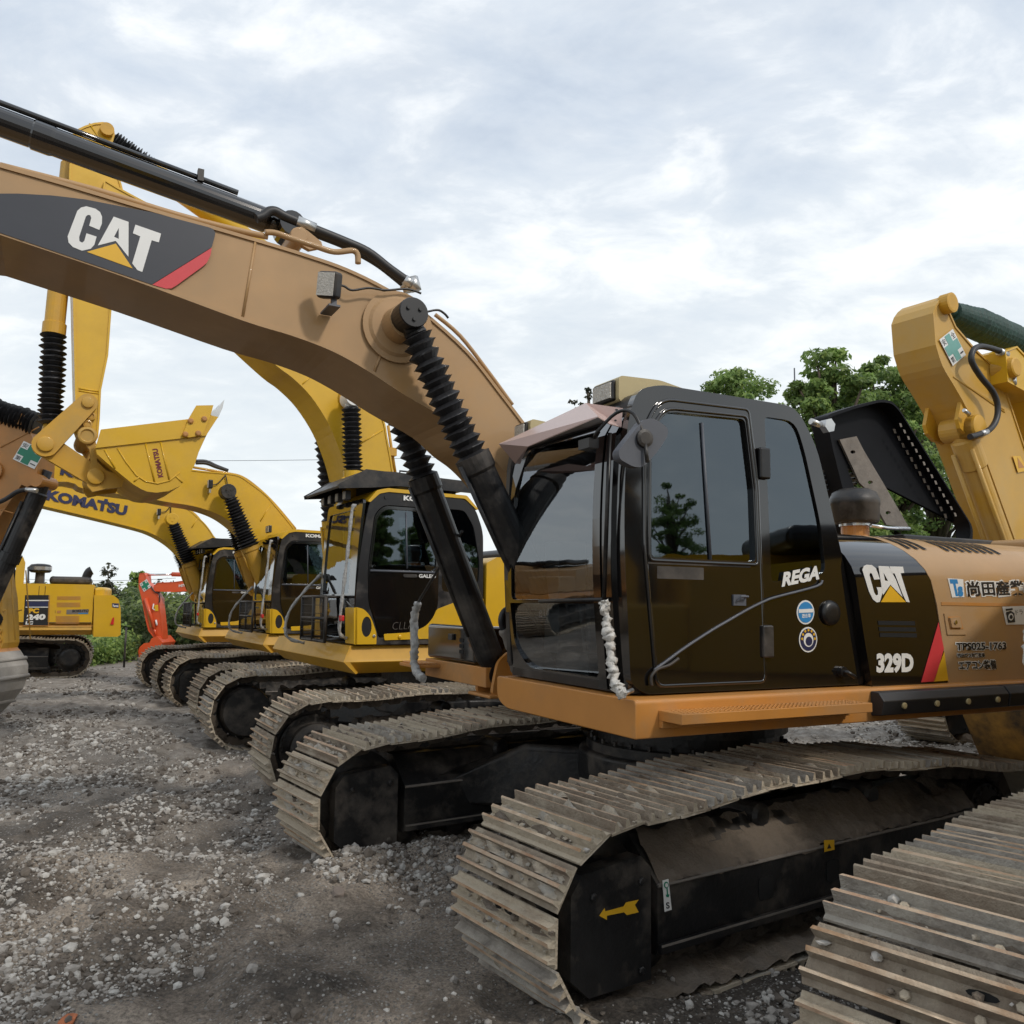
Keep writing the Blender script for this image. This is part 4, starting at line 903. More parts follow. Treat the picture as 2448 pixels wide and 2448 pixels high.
# ------------------------------------------------------------------ the yellow machines
def ring_loft(mb, rings, m=0):
    n = len(rings[0]); k = len(mb.v); vs = [p for r in rings for p in r]
    mb.add(vs, [(i * n + j, i * n + (j + 1) % n, (i + 1) * n + (j + 1) % n, (i + 1) * n + j) for i in range(len(rings) - 1) for j in range(n)] + [list(range(n))[::-1], list(range((len(rings) - 1) * n, len(rings) * n))], m)

def yellow_body(mc, root, s=1., zo=0., col=YEL, colw=YELW, visor=True, rail=True, front=True, letters=True, cabside=1, tail=1.):
    S = Matrix.Translation((0, 0, zo)) @ Matrix.Scale(s, 4) @ Matrix.Diagonal((1, cabside, 1, 1))
    def B(mb, *a, **k):
        if tail != 1: mb.v = [(v[0] * tail if v[0] < 0 else v[0], v[1], v[2]) for v in mb.v]
        return mb.xf(S).build(*a, **k)
    YS, YI = 1.38, .22
    mb = MB()
    def ring(d, z, c=.12): return [(1.70 + d, -1.40 - d * .6, z), (1.70 + d, 1.36, z), (1.63 + d, 1.38 + d, z), (-2.3, 1.40 + d, z), (-2.3, -1.40 - d, z)]
    ring_loft(mb, [ring(-.14, 1.16), ring(0, 1.285), ring(-.012, 1.315), ring(-.07, 1.45)])
    deck = B(mb, 'deck_frame', colw, root, bevel=.006)
    mb = MB(); mb.rev((0, 0, 1.0), (0, 0, 1), [(0, .62), (.2, .62)], 30); B(mb, 'swing_ring', BLKD, root)
    side = lambda y: (lambda a, b: (a, y, b))
    sil = round_poly([(1.585, 1.46), (1.60, 2.0), (1.535, 2.63), (1.47, 2.97), (1.36, 3.06), (.36, 3.055), (.22, 2.95), (.12, 2.7), (.10, 1.46)], [.02, .3, .3, .1, .08, .1, .1, .1, .01])
    rwin = round_poly([(.62, 2.93), (.36, 2.93), (.24, 2.75), (.16, 2.35), (.17, 2.12), (.30, 2.02), (.62, 2.02)], .06)
    door = round_poly([(1.335, 1.53), (1.37, 1.66), (1.46, 1.9), (1.475, 2.25), (1.42, 2.82), (1.32, 2.925), (.74, 2.925), (.66, 2.5), (.66, 1.85), (.74, 1.66), (.92, 1.56)], [.03, .05, .08, .1, .1, .08, .03, .1, .08, .08, .1])
    cb = MB(); cb.plate(sil, [door, rwin], side(YS - .05), (0, 1, 0), .05)
    cab = B(cb, 'cab', BLK, root, bevel=.012)
    sh = MB(); fw = round_poly([(1.36, 2.1), (1.36, 2.8), (1.3, 2.92), (.35, 2.92), (.2, 2.6), (.18, 2.1)], .06)
    sh.plate(sil, [fw], side(YI), (0, 1, 0), .05)
    sh.prism([(.10, 1.46), (1.58, 1.46), (1.58, 1.5), (.10, 1.5)], YI + .05, YS - .05); sh.prism([(.10, 1.5), (.14, 1.5), (.14, 2.1), (.10, 2.1)], YI + .05, YS - .05)
    sh.prism([(1.47, 2.93), (1.36, 3.05), (.36, 3.045), (.25, 2.95), (.25, 2.93)], YI + .05, YS - .05)
    B(sh, 'cab_shell', BLK, root, bevel=.01)
    g = MB(); g.prism([(.115, 2.1), (.125, 2.1), (.25, 2.93), (.24, 2.93)], YI + .05, YS - .05); B(g, 'rear_pane', GLASSD, cab)
    g = MB(); g.plate(fw, [], side(YI + .02), (0, 1, 0), .006); B(g, 'far_pane', GLASS, cab)
    g = MB(); g.plate(rwin, [], side(YS - .02), (0, 1, 0), .006); B(g, 'rear_side_window', GLASSD, cab)
    rt = MB(); rt.prism(round_poly([(1.50, 2.95), (1.40, 3.075), (1.28, 3.105), (.34, 3.095), (.19, 2.95), (.21, 2.94), (.36, 3.058), (1.27, 3.065), (1.37, 3.04), (1.475, 2.94)], .02), YI - .02, YS + .012)
    B(rt, 'cab_roof', col, cab, bevel=.008)
    cen = Vector((1.05, 2.2)); din = [tuple(cen + (Vector(p) - cen) * .985) for p in door]
    win = round_poly([(1.44, 2.24), (1.39, 2.78), (1.30, 2.88), (.78, 2.88), (.70, 2.5), (.70, 2.24)], .06)
    d = MB(); d.plate(din, [win], side(YS - .035), (0, 1, 0), .043); do = B(d, 'door', BLKG, root, bevel=.006)
    d = MB(); d.plate(win, [], side(YS - .015), (0, 1, 0), .006); B(d, 'door_window', GLASSD, do)
    d = MB(); d.tube([(1.06, YS - .004, 2.86), (1.03, YS - .004, 2.26)], .008, 6); d.tube([(.70, YS + .012, 2.225), (1.45, YS + .012, 2.225)], .012, 6); B(d, 'window_bar', MIRR, do)
    d = MB(); d.plate(rrect(.92, 2.165, 1.08, 2.20, .017), [], side(YS + .008), (0, 1, 0), .012); B(d, 'handle', BLK, do, bevel=.004)
    q = MB(); q.plate(round_poly([(1.592, 1.465), (1.36, 1.465), (1.36, 1.58), (1.43, 1.75), (1.51, 1.83), (1.598, 1.845)], [.005, .01, .08, .08, .05, .01]), [[(1.472 + .055 * math.cos(k * .3307), 1.645 + .105 * math.sin(k * .3307)) for k in range(19)]], side(YS), (0, 1, 0), .012)
    q.prism(round_poly([(1.60, 1.465), (1.615, 1.84), (1.58, 1.84), (1.57, 1.465)], .01), 1.12, YS + .012)
    qp = B(q, 'corner_panel', col, cab, bevel=.005)
    q = MB(); q.plate([(1.472 + .056 * math.cos(k * .3307), 1.645 + .106 * math.sin(k * .3307)) for k in range(19)], [], side(YS + .001), (0, 1, 0), .004); B(q, 'speaker_mesh', INK, qp)
    q = MB(); q.rev((1.39, YS + .012, 1.55), (0, 1, 0), [(0, .016), (.01, .016), (.014, .01)], 10); B(q, 'bolt_cap', STEEL, qp)
    q = MB(); q.plate(round_poly([(1.28, 1.57), (.96, 1.585), (.80, 1.65), (.72, 1.74), (.68, 1.83), (.34, 1.95), (.105, 1.95), (.105, 1.53), (1.27, 1.505)], [.01, .2, .1, .1, .03, .02, .01, .01, .01]), [], side(YS), (0, 1, 0), .010)
    q.plate(rrect(.50, 1.60, .66, 1.66, .01), [], side(YS + .01), (0, 1, 0), .012); q.rev((1.1, YS + .01, 1.54), (0, 1, 0), [(0, .02), (.015, .02), (.02, .01)], 10)
    B(q, 'side_stripe', col, cab, bevel=.004)
    # front wall
    xf = lambda z: 1.585 + (.04 * math.sin(max(0, (z - 1.46) / 1.5) * 2.2)) - .07 * max(0, (z - 1.9))
    def dense(poly, dd=.15):
        o = []
        for i in range(len(poly)):
            a = Vector(poly[i]); b = Vector(poly[(i + 1) % len(poly)]); n = max(1, int((b - a).length / dd)); o += [tuple(a.lerp(b, k / n)) for k in range(n)]
        return o
    fo = dense(rrect(YI, 1.46, YS - .005, 2.98, .05)); up = dense(rrect(YI + .09, 1.98, YS - .20, 2.88, .04)); lo = dense(rrect(YI + .09, 1.52, YS - .28, 1.95, .06))
    f = MB(); f.plate(fo, [up, lo], lambda a, b: (0, a, b), (1, 0, 0), .03); f.v = [(v[0] + xf(v[2]) - .03, v[1], v[2]) for v in f.v]; B(f, 'front_frame', BLKG, cab)
    for nm, z0, z1, yb in (('windshield', 1.975, 2.885, YS - .19), ('lower_window', 1.515, 1.955, YS - .27)):
        g = MB(); g.add([(xf(z0 + (z1 - z0) * i / 6) - .015, y, z0 + (z1 - z0) * i / 6) for i in range(7) for y in (YI + .08, yb)], [(2 * i, 2 * i + 1, 2 * i + 3, 2 * i + 2) for i in range(6)], 0, True); B(g, nm, GLASS, cab)
    i_ = MB(); i_.box((.4, .5, 1.55), (1.0, 1.05, 1.95)); i_.prism(round_poly([(.35, 1.9), (.52, 1.9), (.4, 2.6), (.24, 2.6)], .04), .52, 1.02); i_.box((.5, .3, 1.55), (1.2, .44, 2.05)); i_.box((1.25, .3, 1.6), (1.4, .42, 2.35)); B(i_, 'seat', SEATM, cab, bevel=.03)
    if front:
        gr = MB(); x = 1.80
        for y in (.20, .62, 1.05): gr.tube([(x, y, 1.47), (x, y, 1.95)], .018, 6)
        for z in (1.48, 1.72, 1.95): gr.tube([(x, .20, z), (x, 1.05, z)], .016, 6)
        for k in range(26): gr.tube([(x + .004, .22 + k * .0325, 1.48), (x + .004, .22 + k * .0325, 1.95)], .0035, 4)
        for k in range(5): gr.tube([(x + .006, .20, 1.50 + k * .09), (x + .006, 1.05, 1.50 + k * .09)], .004, 4)
        for y in (.2, 1.05):
            for z in (1.50, 1.95): gr.tube([(x, y, z), (1.56, y, z)], .014, 6)
        B(gr, 'front_guard', BLK, cab)
    if rail:
        r = MB(); pts = smooth_line([(1.60, 1.30, 2.90), (1.64, 1.31, 2.86), (1.67, 1.30, 2.4), (1.70, 1.27, 1.95), (1.71, 1.24, 1.6), (1.62, 1.2, 1.52)], 8)
        r.tube(pts, [.017 + .004 * math.sin(i * 1.3) for i in range(len(pts))], 10); B(crumple(r, .004), 'wrapped_handrail', PLASTG, cab)
        r = MB(); r.box((1.70, 1.26, 1.70), (1.73, 1.36, 1.76)); B(r, 'red_tag', REDL, cab, bevel=.01)
        r = MB(); pts = smooth_line([(1.62, .25, 2.2), (1.78, .16, 2.0), (1.92, .06, 1.75), (1.92, .04, 1.5), (1.72, .06, 1.42)], 6); r.tube(pts, [.017 + .004 * math.sin(i * 1.6) for i in range(len(pts))], 10); B(crumple(r, .004), 'wrapped_grab_bar', PLASTG, deck)
    if visor:
        v = MB(); v.prism([(1.80, 3.07), (1.81, 3.10), (1.52, 3.28), (1.2, 3.29), (.15, 3.25), (.15, 3.20), (1.2, 3.24), (1.50, 3.22)], .16, 1.36)
        for y in (.15, 1.34): v.prism([(1.81, 3.065), (1.82, 3.105), (1.52, 3.29), (.15, 3.255), (.15, 3.13), (1.15, 3.14), (1.45, 3.10)], y, y + .03)
        vo = B(v, 'roof_guard', BLK, cab, bevel=.008)
        v = MB()
        for x_ in (1.25, .45): v.box((x_ - .04, .3, 3.08), (x_ + .04, 1.25, 3.2))
        for y in (.35, 1.15): v.tube([(.95, y, 3.28), (.95, y, 3.34), (1.05, y, 3.34), (1.05, y, 3.28)], .012, 6)
        B(v, 'guard_support', BLK, vo)
        for y in (.36, .6, .85, 1.1):
            l = MB(); l.box((1.60, y - .055, 2.98), (1.66, y + .055, 3.08)); lo_ = B(l, 'roof_lamp', BLK, cab, bevel=.008); l = MB(); l.box((1.66, y - .043, 2.99), (1.664, y + .043, 3.07)); B(l, 'lens', LENS, lo_)
    else:
        for y in (.35, .48):
            l = MB(); l.box((1.42, y - .05, 3.1), (1.47, y + .05, 3.22)); lo_ = B(l, 'roof_lamp', BLK, cab, bevel=.01); l = MB(); l.box((1.47, y - .04, 3.11), (1.474, y + .04, 3.21)); B(l, 'lens', LENS, lo_)
    if letters:
        t = MB()
        for body, x0, x1, z0, z1, bo_ in (('KOMATSU', 1.10, .62, 2.985, 3.04, .05), ('GALEO', .90, .70, 2.165, 2.205, .03)):
            put_text(t, body, (x0, YS + .012, z0), (x1 - x0, 0, 0), (0, 0, z1 - z0), (0, .003, 0), 0, bo_)
        t.rev((1.30, YS, 3.005), (0, 1, 0), [(0, .018), (.012, .016)], 12, 1)
        B(t, 'cab_lettering', [WHITE, BLK], cab)
    # body behind the cab
    h = MB(); h.prism([(.08, 1.45), (.08, 2.35), (-.05, 2.42), (-2.3, 2.42), (-2.3, 1.45)], .05, 1.40); h.prism([(.0, 1.45), (.0, 2.2), (-2.3, 2.42), (-2.3, 1.45)], -1.40, .05); h.box((-.0, -1.40, 1.45), (1.2, -.75, 1.95))
    eh = B(h, 'engine_housing', col, root, bevel=.03, seg=3)
    c = MB(); pl = [(-2.31, 1.40), (-2.31, -1.40), (-2.6, -1.28), (-2.78, -.9), (-2.86, 0), (-2.78, .9), (-2.6, 1.28)]
    c.prismz(pl, 1.12, 2.36); B(c, 'counterweight', col, root, bevel=.08, seg=3)
    sm = MB(); sm.box((-2.28, 1.395, 1.455), (.07, 1.404, 1.475)); sm.box((-.84, 1.395, 1.46), (-.825, 1.404, 2.36)); sm.box((-.66, 1.395, 1.46), (-.645, 1.404, 2.36)); B(sm, 'panel_seam', BLK, eh)
    eg = MB(); eg.box((-2.2, -.9, 2.42), (-.9, 1.0, 2.62)); B(eg, 'engine_cover', BLK, eh, bevel=.08, seg=3)
    return cab, eh

def boom_lamp(mc, bo, by, p, cab_pts):
    c = mc.loc(*p, 'y', by + .1); m = MB(); m.box((c.x - .05, c.y - .05, c.z - .07), (c.x + .02, c.y + .05, c.z + .07)); l = m.build('work_lamp', BLK, bo, bevel=.015)
    m = MB(); m.box((c.x + .02, c.y - .04, c.z - .06), (c.x + .025, c.y + .04, c.z + .06)); m.build('lens', LENS, l)
    m = MB(); m.box((c.x - .03, by, c.z - .14), (c.x, c.y + .02, c.z - .07)); m.build('lamp_bracket', STEEL, l)
    m = MB()
    for q in cab_pts: m.tube(smooth_line([mc.loc(*r, 'y', by + .02) for r in q], 4), .009, 6)
    m.build('lamp_cable', BLK, bo)

GRP = 'excavators parked in the yard'
def yellow_row():
    # --- first one behind the tan machine: boom high, bucket curled in mid-air
    mc = Mach((-.907, 10.9), 210)
    root = mc.root('crawler_excavator', 'yellow excavator behind the tan one, boom raised high, bucket hanging curled in mid-air', 'excavator', GRP)
    undercarriage(root, rel(mc, -2.97 + 2.42 * .878, 9.38 + 2.42 * .479, 208.6), gauge=3.0, w=.72, z0=.12, r=.43, detail=1, reverse=True, xf=2.0, xr=-2.0)
    cab, eh = yellow_body(mc, root)
    t = MB(); O = (1.17, 1.40, 1.62)
    put_text(t, 'CLLAR', (1.19, 1.388, 1.615), (-.30, 0, .01), (-.01, 0, .075), (0, .008, 0), 0, -.032); t.build('chalk_writing', FOAM, cab)
    Y0, Y1 = .05, -.60
    top = mc.Y([(250, 430), (420, 520), (600, 600), (760, 700), (860, 850), (915, 996), (926, 1046), (940, 1126), (946, 1200)], Y0)
    bot = mc.Y([(236, 520), (420, 640), (560, 780), (658, 871), (700, 903), (745, 949), (788, 1017), (817, 1090), (830, 1140)], Y0)
    w = mc.Y(Z3((330, 335), (400, 270)), Y0); w2 = mc.Y(Z3((710, 725), (870, 630)), Y0)
    bo = boom_part(root, fine(top) + [(.45, 2.2), (.3, 1.85), (.9, 1.85)] + fine(bot)[::-1], Y0, Y1, YEL, weld=[(w[0], w[1]), (w2[0], w2[1])])
    pi = MB()
    for k in (0, .05): pi.tube([mc.loc(*p, 'y', -.1 - k) for p in Z3((905, 600), (925, 740), (955, 930))], .02, 8)
    a = mc.loc(*Z3((928, 775))[0], 'y', -.08); pi.box((a.x - .05, a.y - .06, a.z - .05), (a.x + .05, a.y + .05, a.z + .05)); pi.build('hydraulic_pipe', YELW, bo)
    br = MB(); q = mc.loc(*Z3((660, 425))[0], 'y', Y0); br.rev((q.x, Y0, q.z), (0, 1, 0), [(0, .16), (.02, .15), (.03, .12), (.2, .1)], 26); br.build('pin_boss', YELW, bo)
    a = mc.Y(Z3((665, 470), (672, 915)), .33); dirv = (Vector(a[1]) - Vector(a[0])).normalized(); ft = Vector(a[1]) + dirv * 1.35
    boom_cylinder(root, mc.Y([(839, 954)], .33)[0], a[1], ft, .33, .115, .10, YEL, WHITE, -.28, 15, 1.0, capr=.10)
    a = mc.Y([(770, 1000), (790, 1250)], -.88); ft = Vector(a[1]) + (Vector(a[1]) - Vector(a[0])).normalized() * 1.0
    boom_cylinder(root, a[0], a[1], ft, -.88, .115, .10, YEL, YEL, -.28, 15, 1.0)
    # arm with bucket cylinder and linkage
    A0, A1 = .0, -.42
    ap = mc.Y([(174, 322), (182, 311), (203, 301), (225, 294), (246, 292), (262, 296), (272, 306), (274, 322), (263, 359), (290, 440), (310, 520), (285, 620), (266, 740), (258, 850), (241, 933), (238, 1000), (234, 1045), (222, 1062), (205, 1058), (192, 1045), (183, 1020), (181, 973), (178, 850), (175, 705), (170, 560), (166, 420), (167, 395)], A0)
    w = mc.Y(Z2((520, 215), (655, 235)), A0); w2 = mc.Y(Z1((590, 260), (720, 450)), A0); w3 = mc.Y(Z2((520, 230), (655, 250)), A0)
    arm = boom_part(root, ap, A0, A1, YEL, 'arm', weld=[(w[0], w[1]), (w2[0], w2[1]), (w3[0], w3[1])])
    pn = MB()
    for p, r in (((575, 530), .095), ((580, 310), .075), ((600, 402), .045), ((578, 455), .045)):
        q = mc.loc(*Z2(p)[0], 'y', A0); pn.rev((q.x, A0, q.z), (0, 1, 0), [(0, r), (.035, r), (.04, r * .6), (.03, r * .55)], 20); pn.build('arm_pin', YELW, arm); pn = MB()
    q = mc.loc(*Z1((705, 310))[0], 'y', A0); pn.rev((q.x, A1 - .05, q.z), (0, 1, 0), [(0, .07), (.52, .07)], 20); pn.build('arm_pin', YELW, arm)
    # arm cylinder
    b = mc.loc(*Z1((735, 385))[0], 'y', -.2); c = mc.loc(*Z1((1000, 575))[0], 'y', -.2); bellows_part(arm, b, b + (c - b) * 1.05, .14, 17, flare=1.0)
    cy = MB(); cy.tube([c, c + (c - b).normalized() * 1.5], .12, 16); cy.build('arm_cylinder', YEL, bo)
    # bucket cylinder
    B_ = -.2
    p0, p1, p2, p3 = (mc.loc(*p, 'y', B_) for p in ((108, 1060), (122, 1015), Z1((355, 1645))[0], Z1((385, 1350))[0]))
    cy = MB(); up = (p3 - p2).normalized(); cy.rev(p2 - up * .02, up, [(0, .115), (.12, .115), (.13, .10), (1.9, .10), (1.95, .07)], 22, 0)
    bc = cy.build('bucket_cylinder', YELW, root)
    bellows_part(bc, p2, p1, .125, 17)
    cy = MB(); cy.tube([p1, p0], .07, 14); cy.rev((p0.x, B_ - .24, p0.z), (0, 1, 0), [(0, .09), (.48, .09)], 18); cy.build('rod_end', YELW, bc)
    def link(pa, pb, ra, rb, y, w_, nm, m, crank=0):
        a, b = (Vector(q) for q in mc.Y(Z2(pa, pb), y)); d = (b - a).normalized(); n = Vector((-d.y, d.x))
        pl = [tuple(a + n * ra * math.sin(R_(t)) - d * ra * math.cos(R_(t))) for t in range(-80, 81, 20)] + [tuple(b + n * rb * math.sin(R_(t)) + d * rb * math.cos(R_(t))) for t in range(80, -81, -20)]
        mb = MB(); mb.prism(pl, y, y - w_); 
        for q, r in ((a, ra), (b, rb)): mb.rev((q.x, y - .01, q.y), (0, 1, 0), [(0, r * .62), (.035, r * .62), (.04, r * .5)], 18)
        return mb.build(nm, m, root, bevel=.006)
    link((300, 585), (580, 310), .125, .095, .08, .07, 'bucket_link', YELW); link((300, 588), (628, 798), .12, .10, .03, .09, 'bucket_link', YELW)
    link((300, 585), (580, 310), .125, .095, -.44, .07, 'bucket_link', YELW); link((300, 588), (628, 798), .12, .10, -.38, .09, 'bucket_link', YELW)
    # bucket
    K0, K1 = .30, -.85
    pl = mc.Y(Z2((665, 490), (1250, 420), (1395, 395), (1440, 405), (1365, 520), (1310, 640), (1285, 720), (1245, 795), (1190, 860), (1110, 895), (1030, 905), (970, 897), (930, 880), (880, 850), (830, 810), (720, 720), (640, 650), (630, 610)), K0)
    bu = MB(); bu.prism(pl, K0, K0 - .03, 0); bu.prism(pl, K1, K1 + .03, 0)
    shell = pl[3:]; shell = shell[1:] + [pl[0]]
    th = [Vector(p) for p in pl[4:]]; cen = sum(th, Vector((0, 0))) / len(th)
    inn = [p + (cen - p).normalized() * .03 for p in th]
    n = len(th); vs = [(p.x, y, p.y) for y in (K0 - .03, K1 + .03) for p in th + inn]
    bu.add(vs, [(i, i + 1, 2 * n + i + 1, 2 * n + i) for i in range(n - 1)], 1, True); bu.add(vs, [(n + i, n + i + 1, 3 * n + i + 1, 3 * n + i) for i in range(n - 1)], 1, True)
    bk = bu.build('bucket', [YEL, YELW], root)
    li = MB(); lp = mc.Y(Z2((665, 490), (1250, 420), (1365, 520), (1360, 530), (630, 612)), K0); li.prism(lp, K0 + .001, K0 + .022); li.prism(lp, K1 - .022, K1 - .001)
    li.prism(mc.Y(Z2((1240, 420), (1290, 335), (1402, 333), (1388, 385), (1375, 420), (1330, 530), (1240, 545), (1200, 530)), K0), K0 + .022, K0 + .05)
    li.build('side_cutter', YEL, bk, bevel=.006)
    ri = MB()
    for pts in (((775, 610), (830, 700), (900, 790), (960, 830), (1040, 845), (1120, 825), (1185, 770)), ((960, 580), (1020, 835)), ((1060, 570), (1118, 825)), ((920, 800), (885, 830)), ((1160, 795), (1205, 838)), ((690, 620), (760, 745))):
        ri.tube([mc.loc(*p, 'y', K0 + .002) for p in Z2(*pts)], .009, 6)
    ri.build('side_rib', YEL, bk)
    bt = MB()
    for p in ((1258, 432), (1348, 418), (1223, 520), (1308, 513)):
        q = mc.loc(*Z2(p)[0], 'y', K0 + .05); bt.rev(q, (0, 1, 0), [(0, .032), (.02, .028), (.025, .018)], 10)
    bt.build('cutter_bolt', TAND, bk)
    for k in range(5):
        y = K0 - .06 - k * (K0 - K1 - .12) / 4; tp = [(q.x, q.z) for q in (mc.loc(u, v, 'y', K0) for u, v in Z2((1388, 380), (1440, 345), (1482, 288), (1470, 345), (1440, 410), (1400, 400)))]
        tm = MB(); tm.prism(tp, y - .05, y + .05); tm.build('tooth', STEEL, bk, bevel=.015)
    hg = MB()
    hp = mc.Y(Z2((560, 500), (610, 500), (640, 600), (640, 700), (700, 760), (830, 800), (800, 870), (700, 880), (610, 900), (575, 860), (575, 780), (600, 700), (590, 620), (545, 560)), .08)
    hg.prism(hp, .02, .09); hg.prism(hp, -.48, -.55); q = mc.loc(*Z2((632, 798))[0], 'y', .1); hg.rev((q.x, -.58, q.z), (0, 1, 0), [(0, .085), (.7, .085), (.705, .07)], 22); q = mc.loc(*Z2((575, 530))[0], 'y', .1); hg.rev((q.x, -.58, q.z), (0, 1, 0), [(0, .09), (.7, .09), (.71, .065), (.69, .06)], 22)
    hg.build('hinge_bracket', YELW, bk, bevel=.008)
    tx = MB(); px_text(tx, mc, 'KOMATSU', *Z2((1078, 800), (1040, 612), (1043, 806)), K0, 0, .045); tx.build('bucket_lettering', MAROON, bk)

    # --- second one
    mc = Mach((-2.93, 14.93), 210)
    root = mc.root('crawler_excavator', 'middle yellow excavator of the row, boom carrying a cut-off K right behind the hanging bucket', 'excavator', GRP)
    undercarriage(root, rel(mc, -5.25 + 2.42 * .866, 13.85 + 2.42 * .5, 209.5), gauge=2.62, w=.72, z0=.08, r=.41, detail=0)
    yellow_body(mc, root, .965, 0, visor=False)
    top = [(7.0, 3.5)] + mc.Y([(100, 1066), (138, 1076), (188, 1089), (330, 1100), (461, 1123), (542, 1131), (573, 1137), (598, 1153), (635, 1181), (660, 1209), (707, 1268), (740, 1330)], Y0)
    bot = [(7.0, 3.15)] + mc.Y([(116, 1151), (203, 1169), (320, 1185), (402, 1200), (460, 1209), (507, 1223), (540, 1240), (575, 1268), (610, 1305), (640, 1345), (650, 1390)], Y0)
    w = mc.Y(ZB((1040, 470), (1115, 345)), Y0)
    bo = boom_part(root, fine(top) + [(.3, 2.0), (.3, 1.75), (.8, 1.75)] + fine(bot)[::-1], Y0, Y1, YEL, weld=[(w[0], w[1])])
    tx = MB(); px_text(tx, mc, 'KOMATSU', *Z2((395, 785), (960, 920), (408, 722)), Y0, 0, .05); tx.build('boom_lettering', NAVY, bo)
    fl = MB(); fl.tube(smooth_line([mc.loc(*p, 'y', Y0 - .05) for p in ZB((520, 55), (780, 100), (900, 130), (1020, 215), (1150, 340), (1310, 530))], 4), .022, 6); fl.build('hydraulic_pipe', YELW, bo)
    fl = MB()
    for k in (0, 14): fl.tube(smooth_line([mc.loc(*p, 'y', -.2) for p in ZB((540, 8 + k), (620, 10 + k), (700, 45 + k * .6), (790, 80))], 4), .028, 8)
    fl.build('hydraulic_hose', RUB, bo)
    boom_lamp(mc, bo, Y0, ZB((645, 185))[0], [ZB((670, 190), (710, 180), (770, 115)), ZB((770, 115), (780, 160), (785, 205))])
    a = mc.Y(ZB((785, 245), (955, 665), (1080, 990)), .33); boom_cylinder(root, a[0], a[1], a[2], .33, .12, .125, YELW, BLK, -.28, 17, 1.45, capr=.12)
    a = mc.Y(ZB((790, 400), (900, 700), (1000, 1000)), -.9); boom_cylinder(root, a[0], a[1], a[2], -.9, .12, .12, YELW, YEL, -.28, 17, 1.3)
    am = MB(); am.prism(round_poly([(6.7, 3.6), (7.3, 3.8), (7.4, 3.3), (7.0, 1.0), (6.7, 1.0), (6.7, 3.2)], .06), -.48, -.08); am.build('arm', YEL, root, bevel=.01)
    bu = MB(); bu.prism(arc((6.8, .8), .6, 150, 330, 12), -.85, .3); bu.build('bucket', YELW, root, bevel=.01)

    # --- third one
    mc = Mach((-5.33, 18.9), 210)
    root = mc.root('crawler_excavator', 'farthest yellow excavator of the row, black roof guard, blue lettering on its low boom', 'excavator', GRP)
    undercarriage(root, rel(mc, -7.39 + 2.42 * .866, 17.7 + 2.42 * .5, 209.5), gauge=2.5, w=.72, z0=.02, r=.41, detail=0)
    yellow_body(mc, root, .965, -.05, visor=True)
    top = [(7.2, 3.6)] + mc.Y([(60, 1140), (100, 1150), (250, 1180), (400, 1207), (430, 1210), (449, 1216), (471, 1234), (496, 1259), (518, 1294), (540, 1340)], Y0)
    bot = [(7.2, 3.25)] + mc.Y([(60, 1198), (94, 1207), (217, 1236), (326, 1263), (362, 1275), (392, 1291), (417, 1310), (440, 1335), (470, 1385), (490, 1440)], Y0)
    w = mc.Y(ZB((510, 520), (560, 440)), Y0)
    bo = boom_part(root, fine(top) + [(.3, 2.0), (.3, 1.75), (.8, 1.75)] + fine(bot)[::-1], Y0, Y1, YEL, weld=[(w[0], w[1])])
    tx = MB(); px_text(tx, mc, 'KOMATSU', *Z2((302, 952), (832, 1058), (316, 882)), Y0, 0, .055); q = mc.Y(Z2((690, 945), (715, 950), (712, 965), (688, 960)), Y0); px_poly(tx, mc, Z2((690, 944), (714, 949), (711, 966), (687, 961)), Y0, 0, .004); tx.build('boom_lettering', NAVY, bo)
    fl = MB(); fl.tube(smooth_line([mc.loc(*p, 'y', Y0 - .05) for p in ZB((455, 365), (540, 420), (620, 520), (710, 630))], 4), .022, 6); fl.build('hydraulic_pipe', YELW, bo)
    boom_lamp(mc, bo, Y0, ZB((252, 400))[0], [ZB((265, 400), (310, 395), (345, 355)), ZB((350, 350), (348, 385), (350, 425))])
    a = mc.Y(ZB((355, 455), (490, 790), (585, 1050)), .33); boom_cylinder(root, a[0], a[1], a[2], .33, .135, .13, YELW, YEL, -.28, 17, 1.25, capr=.12)
    a = mc.Y(ZB((380, 640), (460, 820), (540, 1050)), -.9); boom_cylinder(root, a[0], a[1], a[2], -.9, .13, .12, YELW, YEL, -.28, 17, 1.2)
    am = MB(); am.prism(round_poly([(6.9, 3.7), (7.5, 3.9), (7.6, 3.4), (7.2, 1.0), (6.9, 1.0), (6.9, 3.3)], .06), -.48, -.08); am.build('arm', YEL, root, bevel=.01)
    bu = MB(); bu.prism(arc((7.0, .8), .6, 150, 330, 12), -.85, .3); bu.build('bucket', YELW, root, bevel=.01)
yellow_row()

